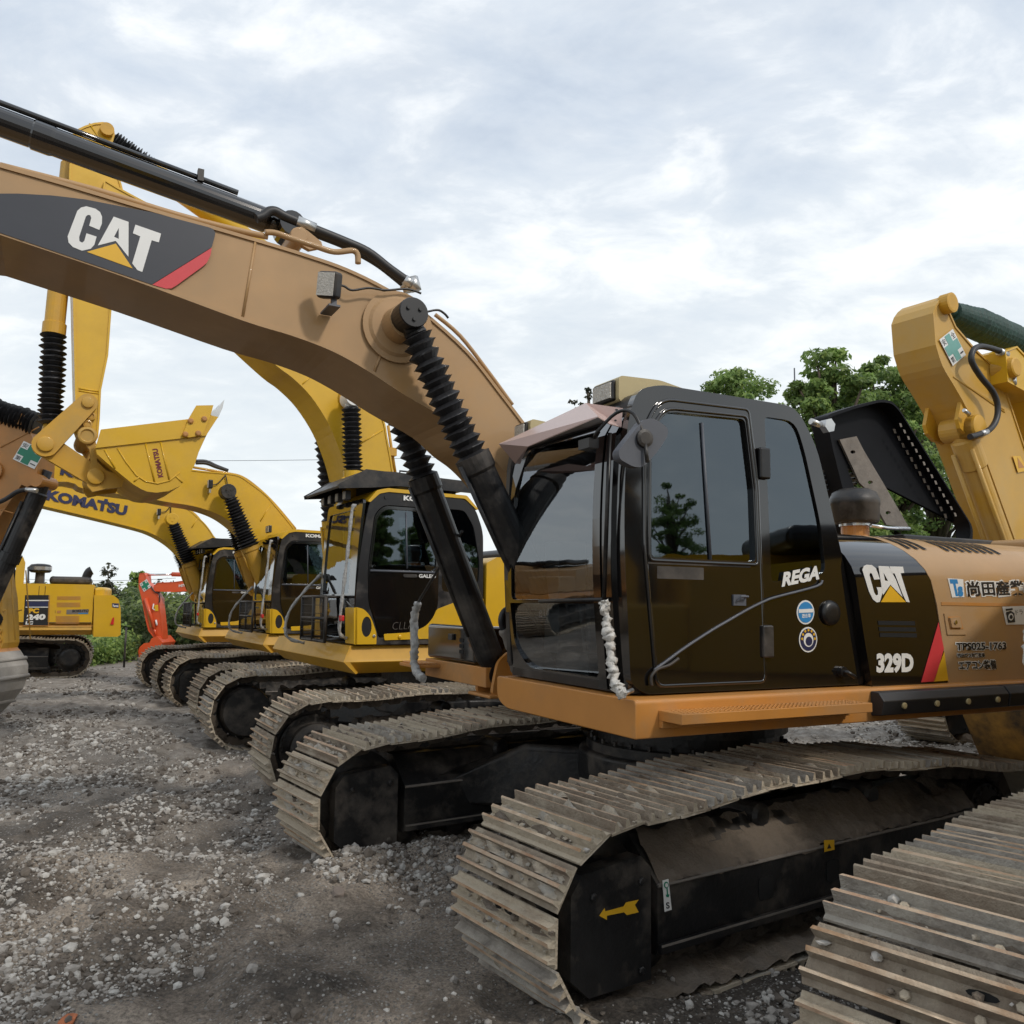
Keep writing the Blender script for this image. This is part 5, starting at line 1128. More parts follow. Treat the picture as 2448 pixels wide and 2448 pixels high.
def far_left_machine():
    s = .95; mc = Mach((-12.02, 21.23), 205); YB = 1.40 * s
    root = mc.root('crawler_excavator', 'yellow excavator standing apart at the far left with black number panel and curved exhaust pipe', 'excavator', GRP)
    undercarriage(root, rel(mc, -12.02, 21.23, 205), gauge=2.45, w=.7, z0=.08, r=.42, xf=2.3, xr=-1.2)
    cab, eh = yellow_body(mc, root, s, -.07, rail=False, letters=False, tail=.74)
    cp = MB(); YC = 1.38 * s + .012; cp.plate(mc.Y(ZP((110, 500), (155, 490), (215, 510), (235, 560), (210, 850), (150, 870), (140, 700), (155, 520)), YC), [], lambda a, b: (a, YC, b), (0, 1, 0), .01); cp.build('rear_pillar', YEL, cab)
    p = MB(); Q = lambda pts, m, l=.004: px_poly(p, mc, ZP(*pts), YB, m, l)
    Q([(232, 860), (450, 860), (440, 1140), (215, 1140)], 0, .004); Q([(243, 905), (452, 905), (451, 915), (242, 915)], 1, .007); Q([(240, 920), (448, 920), (444, 965), (236, 965)], 3, .007); Q([(236, 968), (446, 968), (445, 975), (235, 975)], 1, .007)
    px_text(p, mc, 'PC', *ZP((262, 1028), (358, 1028), (268, 982)), YB, 2, .06, .009); px_text(p, mc, '240', *ZP((243, 1092), (418, 1088), (250, 1038)), YB, 1, .06, .009); px_text(p, mc, 'LC', *ZP((235, 1132), (303, 1132), (240, 1102)), YB, 1, .06, .009)
    Q([(615, 995), (820, 990), (815, 1035), (613, 1038)], 4, .004); px_text(p, mc, 'SOKUTO', *ZP((665, 1020), (820, 1018), (668, 995)), YB, 0, .05, .007); Q([(725, 1025), (815, 1024), (814, 1033), (724, 1034)], 5, .007)
    Q([(510, 1000), (512, 1000), (512, 1028), (510, 1028)], 0, .006); Q([(530, 1004), (566, 1003), (560, 1027), (526, 1027)], 6, .006)
    p.build('number_panel', [INK, WHITE, GOLD, NAVY, FOAM, BLUE, TAND], eh)
    v = MB()
    for x0, y0, x1, y1, n in ((528, 873, 745, 908, 4), (524, 930, 742, 975, 5), (515, 1055, 732, 1128, 8)):
        for k in range(n):
            ya = y0 + (y1 - y0) * k / n; yb = ya + (y1 - y0) / n * .55; px_poly(v, mc, ZP((x0, ya), (x1, ya), (x1, yb), (x0, yb)), YB, 0, .004)
    v.build('vent_louvre', TAND, eh)
    sm = MB()
    for pts in (((455, 860), (462, 860), (452, 1142), (445, 1142)), ((868, 860), (874, 860), (864, 1240), (858, 1240)), ((160, 1141), (860, 1141), (860, 1147), (160, 1147))): px_poly(sm, mc, ZP(*pts), YB + .012, 0, .002)
    sm.build('panel_seam', TAND, eh)
    # counterweight sits proud and rounded; marker lamps on it
    k = MB(); px_poly(k, mc, ZP((1040, 1070), (1055, 1065), (1050, 1132), (1018, 1132)), YB + .06, 0, .003, .02); px_poly(k, mc, ZP((1035, 935), (1098, 938), (1096, 980), (1036, 972)), YB + .06, 1, .003)
    px_text(k, mc, 'Rental', *ZP((1042, 968), (1092, 972), (1042, 945)), YB + .06, 2, .03, .006); k.build('marker', [REDL, NAVY, WHITE], root)
    c2 = MB(); a = mc.Y(ZP((870, 862), (1050, 862), (1095, 900), (1115, 990), (1115, 1225), (1085, 1245), (862, 1245)), YB); c2.prism(a, YB + .055, YB - .8); c2.build('counterweight_corner', YEL, root, bevel=.09, seg=4)
    e = MB(); a = mc.Y(ZP((500, 848), (515, 790), (545, 768), (840, 765), (870, 790), (876, 848)), YB - .1); e.prism(round_poly(a, .05), YB - .1, YB - 1.3); ec = e.build('engine_hood', BLK, root, bevel=.04)
    e = MB()
    for j in range(9): px_poly(e, mc, ZP((560 + j * 29, 782), (576 + j * 29, 782), (572 + j * 29, 806), (556 + j * 29, 806)), YB - .1, 0, .003)
    e.build('vent_slot', FOAM, ec)
    e = MB(); pts = smooth_line([mc.loc(*q, 'y', .7) for q in ZP((795, 790), (795, 720), (805, 680), (825, 645), (848, 632))], 4); e.tube(pts, .105, 14); e.build('exhaust_pipe', BLK, root)
    e = MB(); b = mc.loc(*ZP((358, 850))[0], 'y', .9); e.rev((b.x, b.y, b.z), (0, 0, 1), [(0, .11), (.5, .10), (.51, .2), (.55, .24), (.66, .24), (.70, .2), (.72, .08)], 20, 0); e.rev((b.x, b.y, b.z + .57), (0, 0, 1), [(0, .245), (.08, .245)], 20, 1); e.build('air_precleaner', [BLK, STEEL], root)
    e = MB(); e.tube(smooth_line([mc.loc(*q, 'y', .95) for q in ZP((262, 850), (262, 640), (272, 602), (370, 600), (402, 612), (405, 680), (400, 850))], 4), .022, 8); e.build('handrail', MIRR, root)
    Y0, Y1 = .3, -.3                                                     # boom and arm, beyond the left edge of the picture
    boom_part(root, [(.3, 1.8), (.7, 1.8), (2.2, 3.6), (3.4, 4.2), (5.4, 4.0), (5.4, 4.4), (3.3, 4.75), (1.7, 4.1), (.3, 2.2)], Y0 - .3, Y1 - .3, YEL)
    am = MB(); am.prism(round_poly([(5.0, 4.6), (5.7, 4.6), (5.3, 1.6), (5.0, 1.6)], .08), -.5, -.1); am.build('arm', YEL, root, bevel=.01)
    bu = MB(); bu.prism(arc((5.0, .9), .65, 150, 330, 12), -.85, .3); bu.build('bucket', YELW, root, bevel=.01)
far_left_machine()

def orange_machine():
    D = 27.0; mc = Mach((-6.6, D + .2), 180); Yn = .2
    root = mc.root('crawler_excavator', 'orange excavator far back, only its upright arm and low boom showing before the bushes', 'excavator', GRP)
    undercarriage(root, rel(mc, -6.6, D + .2, 180), gauge=2.4, w=.6, z0=.05, r=.42)
    yellow_body(mc, root, .95, -.07, col=ORG, colw=ORG, visor=False, rail=False, front=False, letters=False)
    bl = mc.Y(ZP((1420, 800), (1425, 765), (1470, 745), (1600, 740), (1740, 720), (1900, 700), (2050, 760), (2250, 960)), Yn); b2 = mc.Y(ZP((1425, 825), (1600, 832), (1740, 822), (1880, 820), (1980, 880), (2120, 1020)), Yn)
    bo = boom_part(root, bl + [(.5, 1.6), (.9, 1.5)] + b2[::-1], Yn, -.2, ORG)
    ap = mc.Y(ZP((1282, 700), (1290, 660), (1330, 655), (1345, 680), (1350, 740), (1395, 775), (1440, 840), (1470, 890), (1475, 960), (1490, 1100), (1500, 1190), (1505, 1300), (1450, 1310), (1410, 1240), (1370, 1190), (1345, 1090), (1305, 880), (1282, 790)), Yn + .02)
    ar = boom_part(root, ap, Yn + .02, -.18, ORG, 'arm')
    hp = MB(); px_poly(hp, mc, ZP((1340, 910), (1360, 930), (1420, 1150), (1385, 1160)), Yn + .02, 0, .004); hp.build('tan_strip', TAND, ar)  # flat tan strip laid on the arm face
    cy = MB(); cy.tube([mc.loc(*p, 'y', Yn + .05) for p in ZP((1345, 890), (1425, 1170))], .055, 10); cy.tube([mc.loc(*p, 'y', Yn + .05) for p in ZP((1425, 1170), (1440, 1230))], .03, 8); cy.build('bucket_cylinder', ORG, root)
    cy = MB(); a, b, c = (mc.loc(*p, 'y', 0) for p in ZP((1340, 672), (1590, 668), (1900, 675))); cy.tube([b, c], .07, 12, 0); cy.tube([a, b], .035, 10, 1); cy.build('arm_cylinder', [ORG, CHROME], root)
    lk = MB(); lk.tube([mc.loc(*p, 'y', Yn + .06) for p in ZP((1420, 940), (1410, 985), (1430, 1000))], .02, 6); lk.tube([mc.loc(*p, 'y', Yn + .06) for p in ZP((1440, 1090), (1450, 1140))], .03, 6); lk.build('pipe', WHITE, ar)
    gd = MB(); px_poly(gd, mc, ZP((1425, 955), (1460, 948), (1464, 1005), (1432, 1010)), Yn + .02, 0, .004); gd.build('yellow_label', GOLD, ar)
    bp = mc.Y(ZP((1450, 1240), (1500, 1300), (1480, 1345), (1440, 1380), (1390, 1430), (1330, 1480), (1310, 1500), (1290, 1460), (1275, 1380), (1290, 1340), (1330, 1305), (1380, 1300), (1400, 1260)), Yn + .25); bu = MB(); bu.prism(bp, Yn + .25, -.6); bu.build('bucket', ORG, root, bevel=.02)
    cross_sticker(mc, root, ZP((1290, 757), (1350, 722), (1396, 785), (1330, 830)), Yn + .02, GREEN)
    tx = MB(); px_text(tx, mc, 'HITACHI', *ZP((1652, 788), (1800, 772), (1652, 762)), Yn, 0, .03); tx.build('boom_lettering', WHITE, bo)
    hs = MB(); hs.tube(smooth_line([mc.loc(*p, 'y', Yn + .03) for p in ZP((1395, 780), (1430, 830), (1468, 850), (1476, 900), (1470, 930))], 4), .02, 6); hs.build('hydraulic_hose', BLK, ar)
orange_machine()

def left_edge_machines():
    # tan one: arm with black cylinder
    mc = Mach((-12.6, 11.2), 0); Yn = -.2
    root = mc.root('crawler_excavator', 'tan excavator cut off by the left edge, its brown arm bearing a green cross sticker', 'excavator', GRP)
    undercarriage(root, rel(mc, -12.6, 11.2, 0), gauge=2.5, w=.7, z0=.15, r=.42)
    yellow_body(mc, root, 1, 0, col=TAN, colw=TAND, visor=False, rail=False, front=False, letters=False)
    ap = mc.Y(Z2((85, 470), (130, 420), (175, 400), (215, 412), (240, 450), (265, 480), (330, 690), (322, 830), (300, 870), (260, 885), (225, 870), (-200, 1500), (-420, 1500), (-300, 1050), (-140, 720)), Yn + .30)
    w = mc.Y(Z2((0, 605), (255, 470)), Yn); w2 = mc.Y(Z2((0, 1015), (85, 1040)), Yn)
    ar = boom_part(root, ap, Yn, Yn + .42, TAND, 'arm', weld=[(w[0], w[1]), (w2[0], w2[1])])
    pn = MB()
    for p, r in (((175, 435), .075), ((277, 833), .085), ((-10, 770), .13)): q = mc.loc(*Z2(p)[0], 'y', Yn + .12); pn = MB(); pn.rev((q.x, Yn - .03, q.z), (0, 1, 0), [(0, r), (.40, r)], 20); pn.build('arm_pin', TAND, ar)
    cross_sticker(mc, root, Z2((158, 563), (272, 615), (228, 750), (85, 683)), Yn, GREEN)
    a, b = (mc.loc(*p, 'y', -.05) for p in Z2((255, 900), (-60, 1600))); d = (b - a).normalized()
    cy = MB(); cy.rev(a - d * .1, d, [(0, .09), (.1, .10), (.12, .118), (2.6, .118)], 20); cy.tube([a - d * .3, a], .06, 12)
    for t in (.85, ): cy.rev(a + d * t, d, [(0, .14), (.12, .14)], 16)
    off = Vector((.12, -.08, .03)); cy.tube([a + d * .15 - Vector((.1, .1, 0)), a + d * 2.3 - Vector((.1, .1, 0))], .022, 8); bc = cy.build('bucket_cylinder', BLK, root)
    hs = MB(); hs.tube(smooth_line([mc.loc(*p, 'y', -.3) for p in Z2((235, 890), (170, 885), (110, 900), (50, 940), (0, 965), (-80, 990))], 4), .03, 8); h = hs.build('hydraulic_hose', RUB, bc); hs = MB(); hs.tube([mc.loc(*p, 'y', -.3) for p in Z2((245, 892), (172, 884))], .033, 8); hs.build('hose_fitting', STEEL, h)
    for v0, v1, y in ((370, 460, -.12), (450, 470, .1)):
        a, b = (mc.loc(*p, 'y', y) for p in Z2((-160, v0 - 60), (255, v1))); bellows_part(ar, b, a, .16, 18)
    q = mc.loc(*Z2((-10, 770))[0], 'y', 0); boom_part(root, [(.3, 1.8), (.8, 1.8), (2.0, 3.4), (q.x - 2.0, q.z + .0), (q.x, q.z - .2), (q.x, q.z + .2), (q.x - 2.2, q.z + .65), (1.6, 4.0), (.3, 2.2)], -.1, .5, TAN)
    # yellow one: lower arm and bucket
    mc = Mach((-12.3, 12.4), 0); Yn = -.25
    root = mc.root('crawler_excavator', 'yellow excavator at the left edge, grey lipped orange bucket on its arm end', 'excavator', GRP)
    undercarriage(root, rel(mc, -13.6, 14.6, 0), gauge=2.4, w=.7, z0=.15, r=.42)
    ap = mc.Y(Z2((-140, 1000), (20, 1220), (60, 1370), (80, 1480), (100, 1600), (110, 1800), (112, 1890), (90, 1950), (20, 1960), (-60, 1900), (-120, 1500)), Yn + .34)
    w = mc.Y(Z2((0, 1690), (40, 1680)), Yn); w2 = mc.Y(Z2((68, 1410), (98, 1880)), Yn)
    ar = boom_part(root, ap, Yn, Yn + .4, YELW, 'arm', weld=[(w[0], w[1]), (w2[0], w2[1])])
    pn = MB()
    for p, r, m in (((28, 1808), .05, 0), ((28, 1865), .05, 0), ((5, 1740), .10, 1)): q = mc.loc(*Z2(p)[0], 'y', Yn + .12); pn.rev((q.x, Yn - .02, q.z), (0, 1, 0), [(0, r), (.03, r)], 16, m); pn.rev((q.x, Yn - .022, q.z), (0, 1, 0), [(0, r * .55), (.03, r * .55)], 12, 1); pn.build('arm_pin', [YELW, DARKIN], ar); pn = MB()
    bp = mc.Y(ZP((-220, 1260), (0, 1290), (140, 1320), (190, 1370), (235, 1440), (262, 1500), (258, 1600), (215, 1720), (130, 1830), (0, 1960), (-160, 2080), (-420, 2000), (-480, 1500)), Yn + .4)
    bu = MB(); n = len(bp); vs = [(p[0], y, p[1]) for y in (Yn - .35, Yn + .4) for p in bp]
    for i in range(n): bu.add([vs[i], vs[(i + 1) % n], vs[n + (i + 1) % n], vs[n + i]], [(0, 1, 2, 3)], 1 if i < 3 else 0)
    bu.add(vs, [list(range(n)), list(range(n, 2 * n))], 0)
    bk = bu.build('bucket', [WORNB, TAND], root, bevel=.015)
    for i in (4, 6, 8):                                                 # worn ribs across the shell
        p = Vector(bp[i]); lp = MB(); lp.tube([(p.x, Yn - .36, p.y), (p.x, Yn + .41, p.y)], .03, 8); lp.build('wear_strip', WORNB, bk)
    q = mc.loc(*Z2((-60, 1000))[0], 'y', 0); boom_part(root, [(-1.6, 1.8), (-1.0, 1.8), (.6, 3.6), (q.x, q.z + .4), (q.x, q.z + .8), (.3, 4.3), (-1.6, 2.2)], -.05, .5, YEL)
    hsg = MB(); hsg.box((-4.0, .6, 1.15), (-.9, 3.4, 1.45)); hsg.build('deck_frame', YELW, root, bevel=.03); hsg = MB(); hsg.box((-4.0, .7, 1.45), (-2.2, 3.3, 2.4)); hsg.build('engine_housing', YEL, root, bevel=.06); hsg = MB(); hsg.prism(round_poly([(-2.1, 1.45), (-.95, 1.45), (-1.0, 2.4), (-1.2, 3.05), (-2.1, 3.05)], .08), 2.3, 3.3); hsg.build('cab', BLKG, root, bevel=.03)
left_edge_machines()

def right_machine():
    mc = Mach((8.4, 11.2), 213); A0, A1 = .2, -.25
    root = mc.root('crawler_excavator', 'yellow excavator at right, upright arm and green wrapped cylinder behind the tan housing', 'excavator', GRP)
    undercarriage(root, rel(mc, 8.2, 12.0, 213), gauge=2.5, w=.7, z0=.16, r=.42, step=.21)
    yellow_body(mc, root, 1, 0, visor=False, rail=False, front=False, letters=False)
    ap = mc.Y(Z6((1328, 272), (1345, 222), (1370, 185), (1400, 160), (1425, 175), (1440, 215), (1440, 270), (1480, 360), (1600, 500), (1705, 600), (1790, 730), (1840, 870), (1926, 1130), (2120, 1700), (2230, 2250), (2140, 2330), (2050, 2250), (1960, 1960), (1880, 1800), (1790, 1550), (1700, 1300), (1610, 1050), (1550, 900), (1460, 740), (1390, 620), (1345, 480)), A0)
    w = mc.Y(Z6((1465, 690), (1800, 910)), A0); w2 = mc.Y(Z6((1480, 700), (1805, 925)), A0)
    OCH = mat('ochre_paint', (.53, .30, .038), .45, coat=.15, var=.06, dust_scale=2.5, dust=(.50, .33, .12), dust_amt=.2)
    ar = boom_part(root, ap[:20] + fine(ap[20:], 3), A0, A1, OCH, 'arm', weld=[(w[0], w[1]), (w2[0], w2[1])])
    pn = MB(); q = mc.loc(*Z6((1405, 215))[0], 'y', A0); pn.rev((q.x, A0 - .02, q.z), (0, 1, 0), [(0, .1), (.10, .1), (.105, .08)], 22); pn.build('arm_pin', YELW, ar); pn = MB()
    q = mc.loc(*Z6((1745, 655))[0], 'y', A0); pn.rev((q.x, A0, q.z), (0, 1, 0), [(0, .13), (.06, .12), (.2, .10), (.21, .085)], 24); pn.build('arm_pin', YELW, ar)
    bl = mc.Y(Z6((1740, 600), (1926, 615), (2500, 560)), .34); b2 = mc.Y(Z6((1735, 720), (1926, 860), (2500, 1000)), .34)
    bo = boom_part(root, [(q.x + .12, q.z + .16), (4.0, q.z + .25), (2.2, 3.9), (.3, 2.1), (.3, 1.75), (.8, 1.75), (2.4, 3.1), (3.6, q.z - .25), (q.x + .1, q.z - .16)], .36, -.41, YEL)
    cross_sticker(mc, root, Z6((1366, 447), (1452, 374), (1541, 548), (1455, 620)), A0, GREENW)
    sg = MB(); px_poly(sg, mc, Z6((1850, 1215), (1900, 1215), (1950, 1310), (1885, 1325)), A0, 0, .003); px_poly(sg, mc, Z6((1880, 1225), (1926, 1290), (1888, 1296)), A0, 1, .005); sg.build('warning_label', [GOLD, TAND], ar)
    # arm cylinder in green wrapping
    a, b = (mc.loc(*p, 'y', -.02) for p in Z6((1445, 265), (1960, 500))); d = (b - a); L_ = d.length; d.normalize()
    cy = MB(); cy.rev(a - d * .1, d, [(0, .06), (.12, .07)] + [(.12 + i * .035, .105 + .06 * min(1, i / 14) + (.008 if i % 2 else 0) + random.uniform(-.004, .004)) for i in range(int((L_ + 1.6) / .035))], 22, 0); cy.build('arm_cylinder_cover', GREENR, root)
    a, b = (mc.loc(*p, 'y', -.02) for p in Z6((1505, 1015), (1830, 1850))); d = (b - a).normalized()
    # bucket cylinder, on the front of the arm
    m = MB(); c0 = mc.loc(*Z6((1508, 1040))[0], 'y', .08); c1 = mc.loc(*Z6((1783, 1805))[0], 'y', .08)
    # stand it clear of the arm face
    sh = Vector((.0, 0, 0)); dd = (c1 - c0).normalized()
    m.rev(c0 + sh, dd, [(0, .09), (.10, .11), (.12, .135), (.42, .135), (.44, .115), (2.2, .115)], 24); m.rev((c0.x, c0.y - .17, c0.z), (0, 1, 0), [(0, .12), (.34, .12)], 22); m.tube([c0 + dd * .25 + Vector((.12, .1, 0)), c0 + dd * 2.0 + Vector((.12, .1, 0))], .022, 8); m.tube([c0 + dd * .3 + Vector((.17, -.08, 0)), c0 + dd * 2.0 + Vector((.17, -.08, 0))], .022, 8)
    bc = m.build('bucket_cylinder', OCH, root)
    br = MB()
    for y in (.14, -.20): br.prism(mc.Y(Z6((1480, 760), (1560, 900), (1640, 1120), (1590, 1120), (1500, 1090), (1455, 1040), (1440, 980)), .1), y, y + .04)
    q = c0; br.rev((q.x, .1, q.z), (0, 1, 0), [(0, .12), (.18, .12), (.19, .09)], 22); br.build('cylinder_bracket', YELW, ar, bevel=.006)
    hs = MB(); hs.tube(smooth_line([mc.loc(*p, 'y', A0 + .12) for p in Z6((1785, 535), (1730, 510), (1640, 492), (1590, 520), (1582, 590), (1640, 690), (1720, 790), (1752, 880), (1745, 970), (1700, 1040), (1620, 1075), (1570, 1088))], 5), .03, 10); h = hs.build('hydraulic_hose', RUB, ar)
    hs = MB(); hs.tube([mc.loc(*p, 'y', A0 + .12) for p in Z6((1760, 525), (1810, 545))], .04, 8); hs.tube([mc.loc(*p, 'y', A0 + .12) for p in Z6((1680, 1055), (1640, 1070))], .034, 8); hs.build('hose_fitting', STEEL, h)
    bt = MB(); q = mc.loc(*Z6((1545, 935))[0], 'y', A0 + .05); bt.tube([q - Vector((.06, 0, 0)), q + Vector((.04, 0, .03))], .02, 6); q = mc.loc(*Z6((1860, 690))[0], 'y', A0 + .15); bt.tube([q, q + Vector((0, 0, -.09))], .025, 6); bt.build('grease_fitting', STEEL, ar)
    bp = mc.Y([(2290, 1560), (2300, 1705), (2342, 1808), (2400, 1850), (2500, 1890), (2700, 1850), (2760, 1650), (2500, 1520)], -.7); bu = MB(); bu.prism(bp, .45, -.7); bu.build('bucket', mat('scorched_bucket_paint', (.42, .22, .03), .55, dust=(.05, .035, .02), dust_amt=.55, dust_scale=3, var=.2), root, bevel=.03)
right_machine()

def front_machine():
    mc = Mach((3.84, 3.15), 239)
    root = mc.root('crawler_excavator', 'excavator beside the camera at lower right, only the front of its muddy track in view', 'excavator', GRP)
    undercarriage(root, rel(mc, 3.80, 3.12, 221.5), gauge=2.5, w=.8, z0=.12, r=.44, detail=2, step=.20, mud=.3)
    yellow_body(mc, root, .98, 0)
    bo = boom_part(root, [(.3, 1.8), (.9, 1.8), (2.0, 3.6), (3.4, 4.2), (5.6, 4.0), (5.6, 4.4), (3.3, 4.75), (1.5, 4.1), (.3, 2.2)], .05, -.6, YEL)
    t = MB(); put_text(t, 'KOMATSU', (5.0, .05, 4.12), (-1.8, 0, .18), (0, 0, .25), (0, .004, 0), 0, .05); t.build('boom_lettering', NAVY, bo)
    W = (Matrix.Translation(mc.c) @ Matrix.Rotation(mc.yaw, 4, 'Z')).inverted(); hp = []
    for u, v in ((2520, 1400), (2482, 1440), (2468, 1490), (2462, 1540), (2464, 1590), (2484, 1640), (2520, 1660)):
        d_ = CF * FPX + CR * (u - 1224) - CU * (v - 1224); hp.append(W @ (CO + d_ * (2.35 / d_.y)))
    hp = smooth_line(hp, 7); hr = MB(); hr.tube(hp, [.013 + .006 * abs(math.sin(i * 1.8)) for i in range(len(hp))], 10); crumple(hr, .003).build('wrapped_handrail', PLAST, root)
    am = MB(); am.prism(round_poly([(5.2, 4.5), (5.9, 4.5), (5.5, 1.6), (5.2, 1.6)], .08), -.45, -.1); am.build('arm', YEL, root, bevel=.01)
    bu = MB(); bu.prism(arc((5.2, .95), .65, 150, 330, 12), -.85, .3); bu.build('bucket', YELW, root, bevel=.01)
front_machine()

# ------------------------------------------------------------------ ground
def gpt(u, v, z=.15):
    d = CF * FPX + CR * (u - 1224) - CU * (v - 1224); p = CO + d * ((z - CAM_H) / d.z); return p.x, p.y
MOUNDS = [(gpt(1000, 2065), .42, .09), (gpt(870, 2090), .3, .06), (gpt(300, 1775), .55, .16), (gpt(400, 1945), .45, .12), (gpt(250, 1965), .5, .08), (gpt(60, 1760), .8, .10), (gpt(90, 2100), .45, .10), (gpt(60, 2250), .35, .09), (gpt(250, 2210), .3, .05), (gpt(1180, 2030), .4, .08)]
HOLES = [(gpt(680, 1985), .35, .08), (gpt(180, 2170), .28, .07), (gpt(120, 1905), .6, .06), (gpt(430, 1855), .5, .05)]
def gz(x, y):
    b = .16 - .007 * np.clip(y - 4, 0, 20)
    near = np.exp(-((x * x + (y - 6) ** 2) / 700.))
    r = fbm(x * .55, y * .55, 4, 3) - .5; m = fbm(x * 1.9 + 3, y * 1.9, 5, 11, .55) - .5
    rid = 1 - np.abs(2 * fbm(x * 1.1 + .35 * y, y * .9 - .2 * x, 4, 23) - 1)
    z = b + (.13 * r + .17 * m * (.4 + fbm(x * .4, y * .4, 2, 77)) + .13 * np.clip(rid - .80, 0, 1) * 2.2) * near - .02
    for (cx, cy), rr, hh in MOUNDS: z = z + hh * np.exp(-((x - cx) ** 2 + (y - cy) ** 2) / (rr * rr)) * (.6 + .8 * fbm(x * 6, y * 6, 3, 5))
    for (cx, cy), rr, hh in HOLES: z = z - hh * np.exp(-((x - cx) ** 2 + (y - cy) ** 2) / (rr * rr))
    z = z + .06 * (fbm(x * 7, y * 7, 5, 41, .62) - .5) * near * np.clip(fbm(x * .8, y * .8, 3, 91) * 2.4 - .5, .25, 1.6)
    return z
def axis(lo, hi, d, far):
    a = list(np.arange(lo, hi, d)); s = d; p = a[-1]
    while p < far: s *= 1.12; p += s; a.append(p)
    s = d; p = a[0]; b = []
    while p > -far: s *= 1.12; p -= s; b.append(p)
    return np.array(b[::-1] + a)
def make_ground():
    xs = axis(-8.5, 5.5, .032, 600); ys = axis(1.0, 15, .036, 600); nx, ny = len(xs), len(ys)
    X, Y = np.meshgrid(xs, ys); Zv = gz(X, Y)
    co = np.stack([X, Y, Zv], -1).reshape(-1, 3).astype(np.float32)
    i = np.arange(nx * ny).reshape(ny, nx); q = np.stack([i[:-1, :-1], i[:-1, 1:], i[1:, 1:], i[1:, :-1]], -1).reshape(-1, 4)
    me = bpy.data.meshes.new('ground'); me.vertices.add(len(co)); me.vertices.foreach_set('co', co.ravel())
    me.loops.add(q.size); me.loops.foreach_set('vertex_index', q.ravel().astype(np.int32)); me.polygons.add(len(q))
    me.polygons.foreach_set('loop_start', np.arange(0, q.size, 4, dtype=np.int32)); me.polygons.foreach_set('use_smooth', np.ones(len(q), dtype=bool)); me.update(calc_edges=True)
    o = bpy.data.objects.new('ground', me); COL.objects.link(o); o['kind'] = 'structure'
    m = bpy.data.materials.new('gravelly_mud'); m.use_nodes = True; nt = m.node_tree; N = nt.nodes.new; L = nt.links.new; b = nt.nodes['Principled BSDF']; b.inputs['Roughness'].default_value = .9
    tc = N('ShaderNodeTexCoord')
    def nz(scale, det, rough=.6, off=0):
        n = N('ShaderNodeTexNoise'); n.inputs['Scale'].default_value = scale; n.inputs['Detail'].default_value = det; n.inputs['Roughness'].default_value = rough
        mp = N('ShaderNodeMapping'); mp.inputs['Location'].default_value = (off, off * .7, 0); L(tc.outputs['Object'], mp.inputs[0]); L(mp.outputs[0], n.inputs['Vector']); return n
    def ramp(src, stops):
        r = N('ShaderNodeValToRGB'); L(src, r.inputs[0]); e = r.color_ramp.elements
        while len(e) < len(stops): e.new(.5)
        for k, (p, c) in zip(e, stops): k.position = p; k.color = (*c, 1) if len(c) == 3 else (c[0],) * 3 + (1,)
        return r
    mud = ramp(nz(1.1, 10, .66).outputs['Fac'], [(.33, (.050, .043, .036)), (.41, (.125, .105, .086)), (.52, (.23, .197, .163)), (.68, (.34, .302, .258))])
    grit = ramp(nz(55, 6, .7, 3).outputs['Fac'], [(.38, (.55,)), (.62, (1.55,))])
    damp = ramp(nz(.42, 7, .62, 14).outputs['Fac'], [(.43, (.30, .29, .28)), (.55, (1.08, 1.06, 1.03))]); md = N('ShaderNodeMix'); md.data_type = 'RGBA'; md.blend_type = 'MULTIPLY'; md.inputs[0].default_value = 1; L(mud.outputs[0], md.inputs[6]); L(damp.outputs[0], md.inputs[7])
    mm = N('ShaderNodeMix'); mm.data_type = 'RGBA'; mm.blend_type = 'MULTIPLY'; mm.inputs[0].default_value = .85; L(md.outputs[2], mm.inputs[6]); L(grit.outputs[0], mm.inputs[7])
    # small stones pressed into the surface
    vo = N('ShaderNodeTexVoronoi'); vo.inputs['Scale'].default_value = 62; vo.inputs['Randomness'].default_value = 1; L(tc.outputs['Object'], vo.inputs['Vector'])
    sep = N('ShaderNodeSeparateColor'); L(vo.outputs['Color'], sep.inputs[0])
    dens = ramp(nz(1.7, 6, .6, 9).outputs['Fac'], [(.38, (.0,)), (.62, (.75,))])
    lt = N('ShaderNodeMath'); lt.operation = 'LESS_THAN'; L(sep.outputs[0], lt.inputs[0]); L(dens.outputs[0], lt.inputs[1])
    ds = N('ShaderNodeMath'); ds.operation = 'LESS_THAN'; L(vo.outputs['Distance'], ds.inputs[0]); ds.inputs[1].default_value = .42
    st = N('ShaderNodeMath'); st.operation = 'MULTIPLY'; L(lt.outputs[0], st.inputs[0]); L(ds.outputs[0], st.inputs[1])
    sc = ramp(sep.outputs[1], [(0, (.09, .082, .073)), (.6, (.19, .18, .165)), (1, (.32, .31, .29))])
    mx = N('ShaderNodeMix'); mx.data_type = 'RGBA'; L(st.outputs[0], mx.inputs[0]); L(mm.outputs[2], mx.inputs[6]); L(sc.outputs[0], mx.inputs[7])
    # dry pale gravel further out
    far = N('ShaderNodeSeparateXYZ'); L(tc.outputs['Object'], far.inputs[0])
    fr = N('ShaderNodeMapRange'); L(far.outputs['Y'], fr.inputs[0]); fr.inputs[1].default_value = 5.5; fr.inputs[2].default_value = 13; fr.inputs[4].default_value = .85
    dry = ramp(nz(6, 10, .7, 21).outputs['Fac'], [(.30, (.12, .105, .09)), (.5, (.26, .235, .205)), (.68, (.42, .395, .36))])
    m2 = N('ShaderNodeMix'); m2.data_type = 'RGBA'; L(fr.outputs[0], m2.inputs[0]); L(mx.outputs[2], m2.inputs[6]); L(dry.outputs[0], m2.inputs[7])
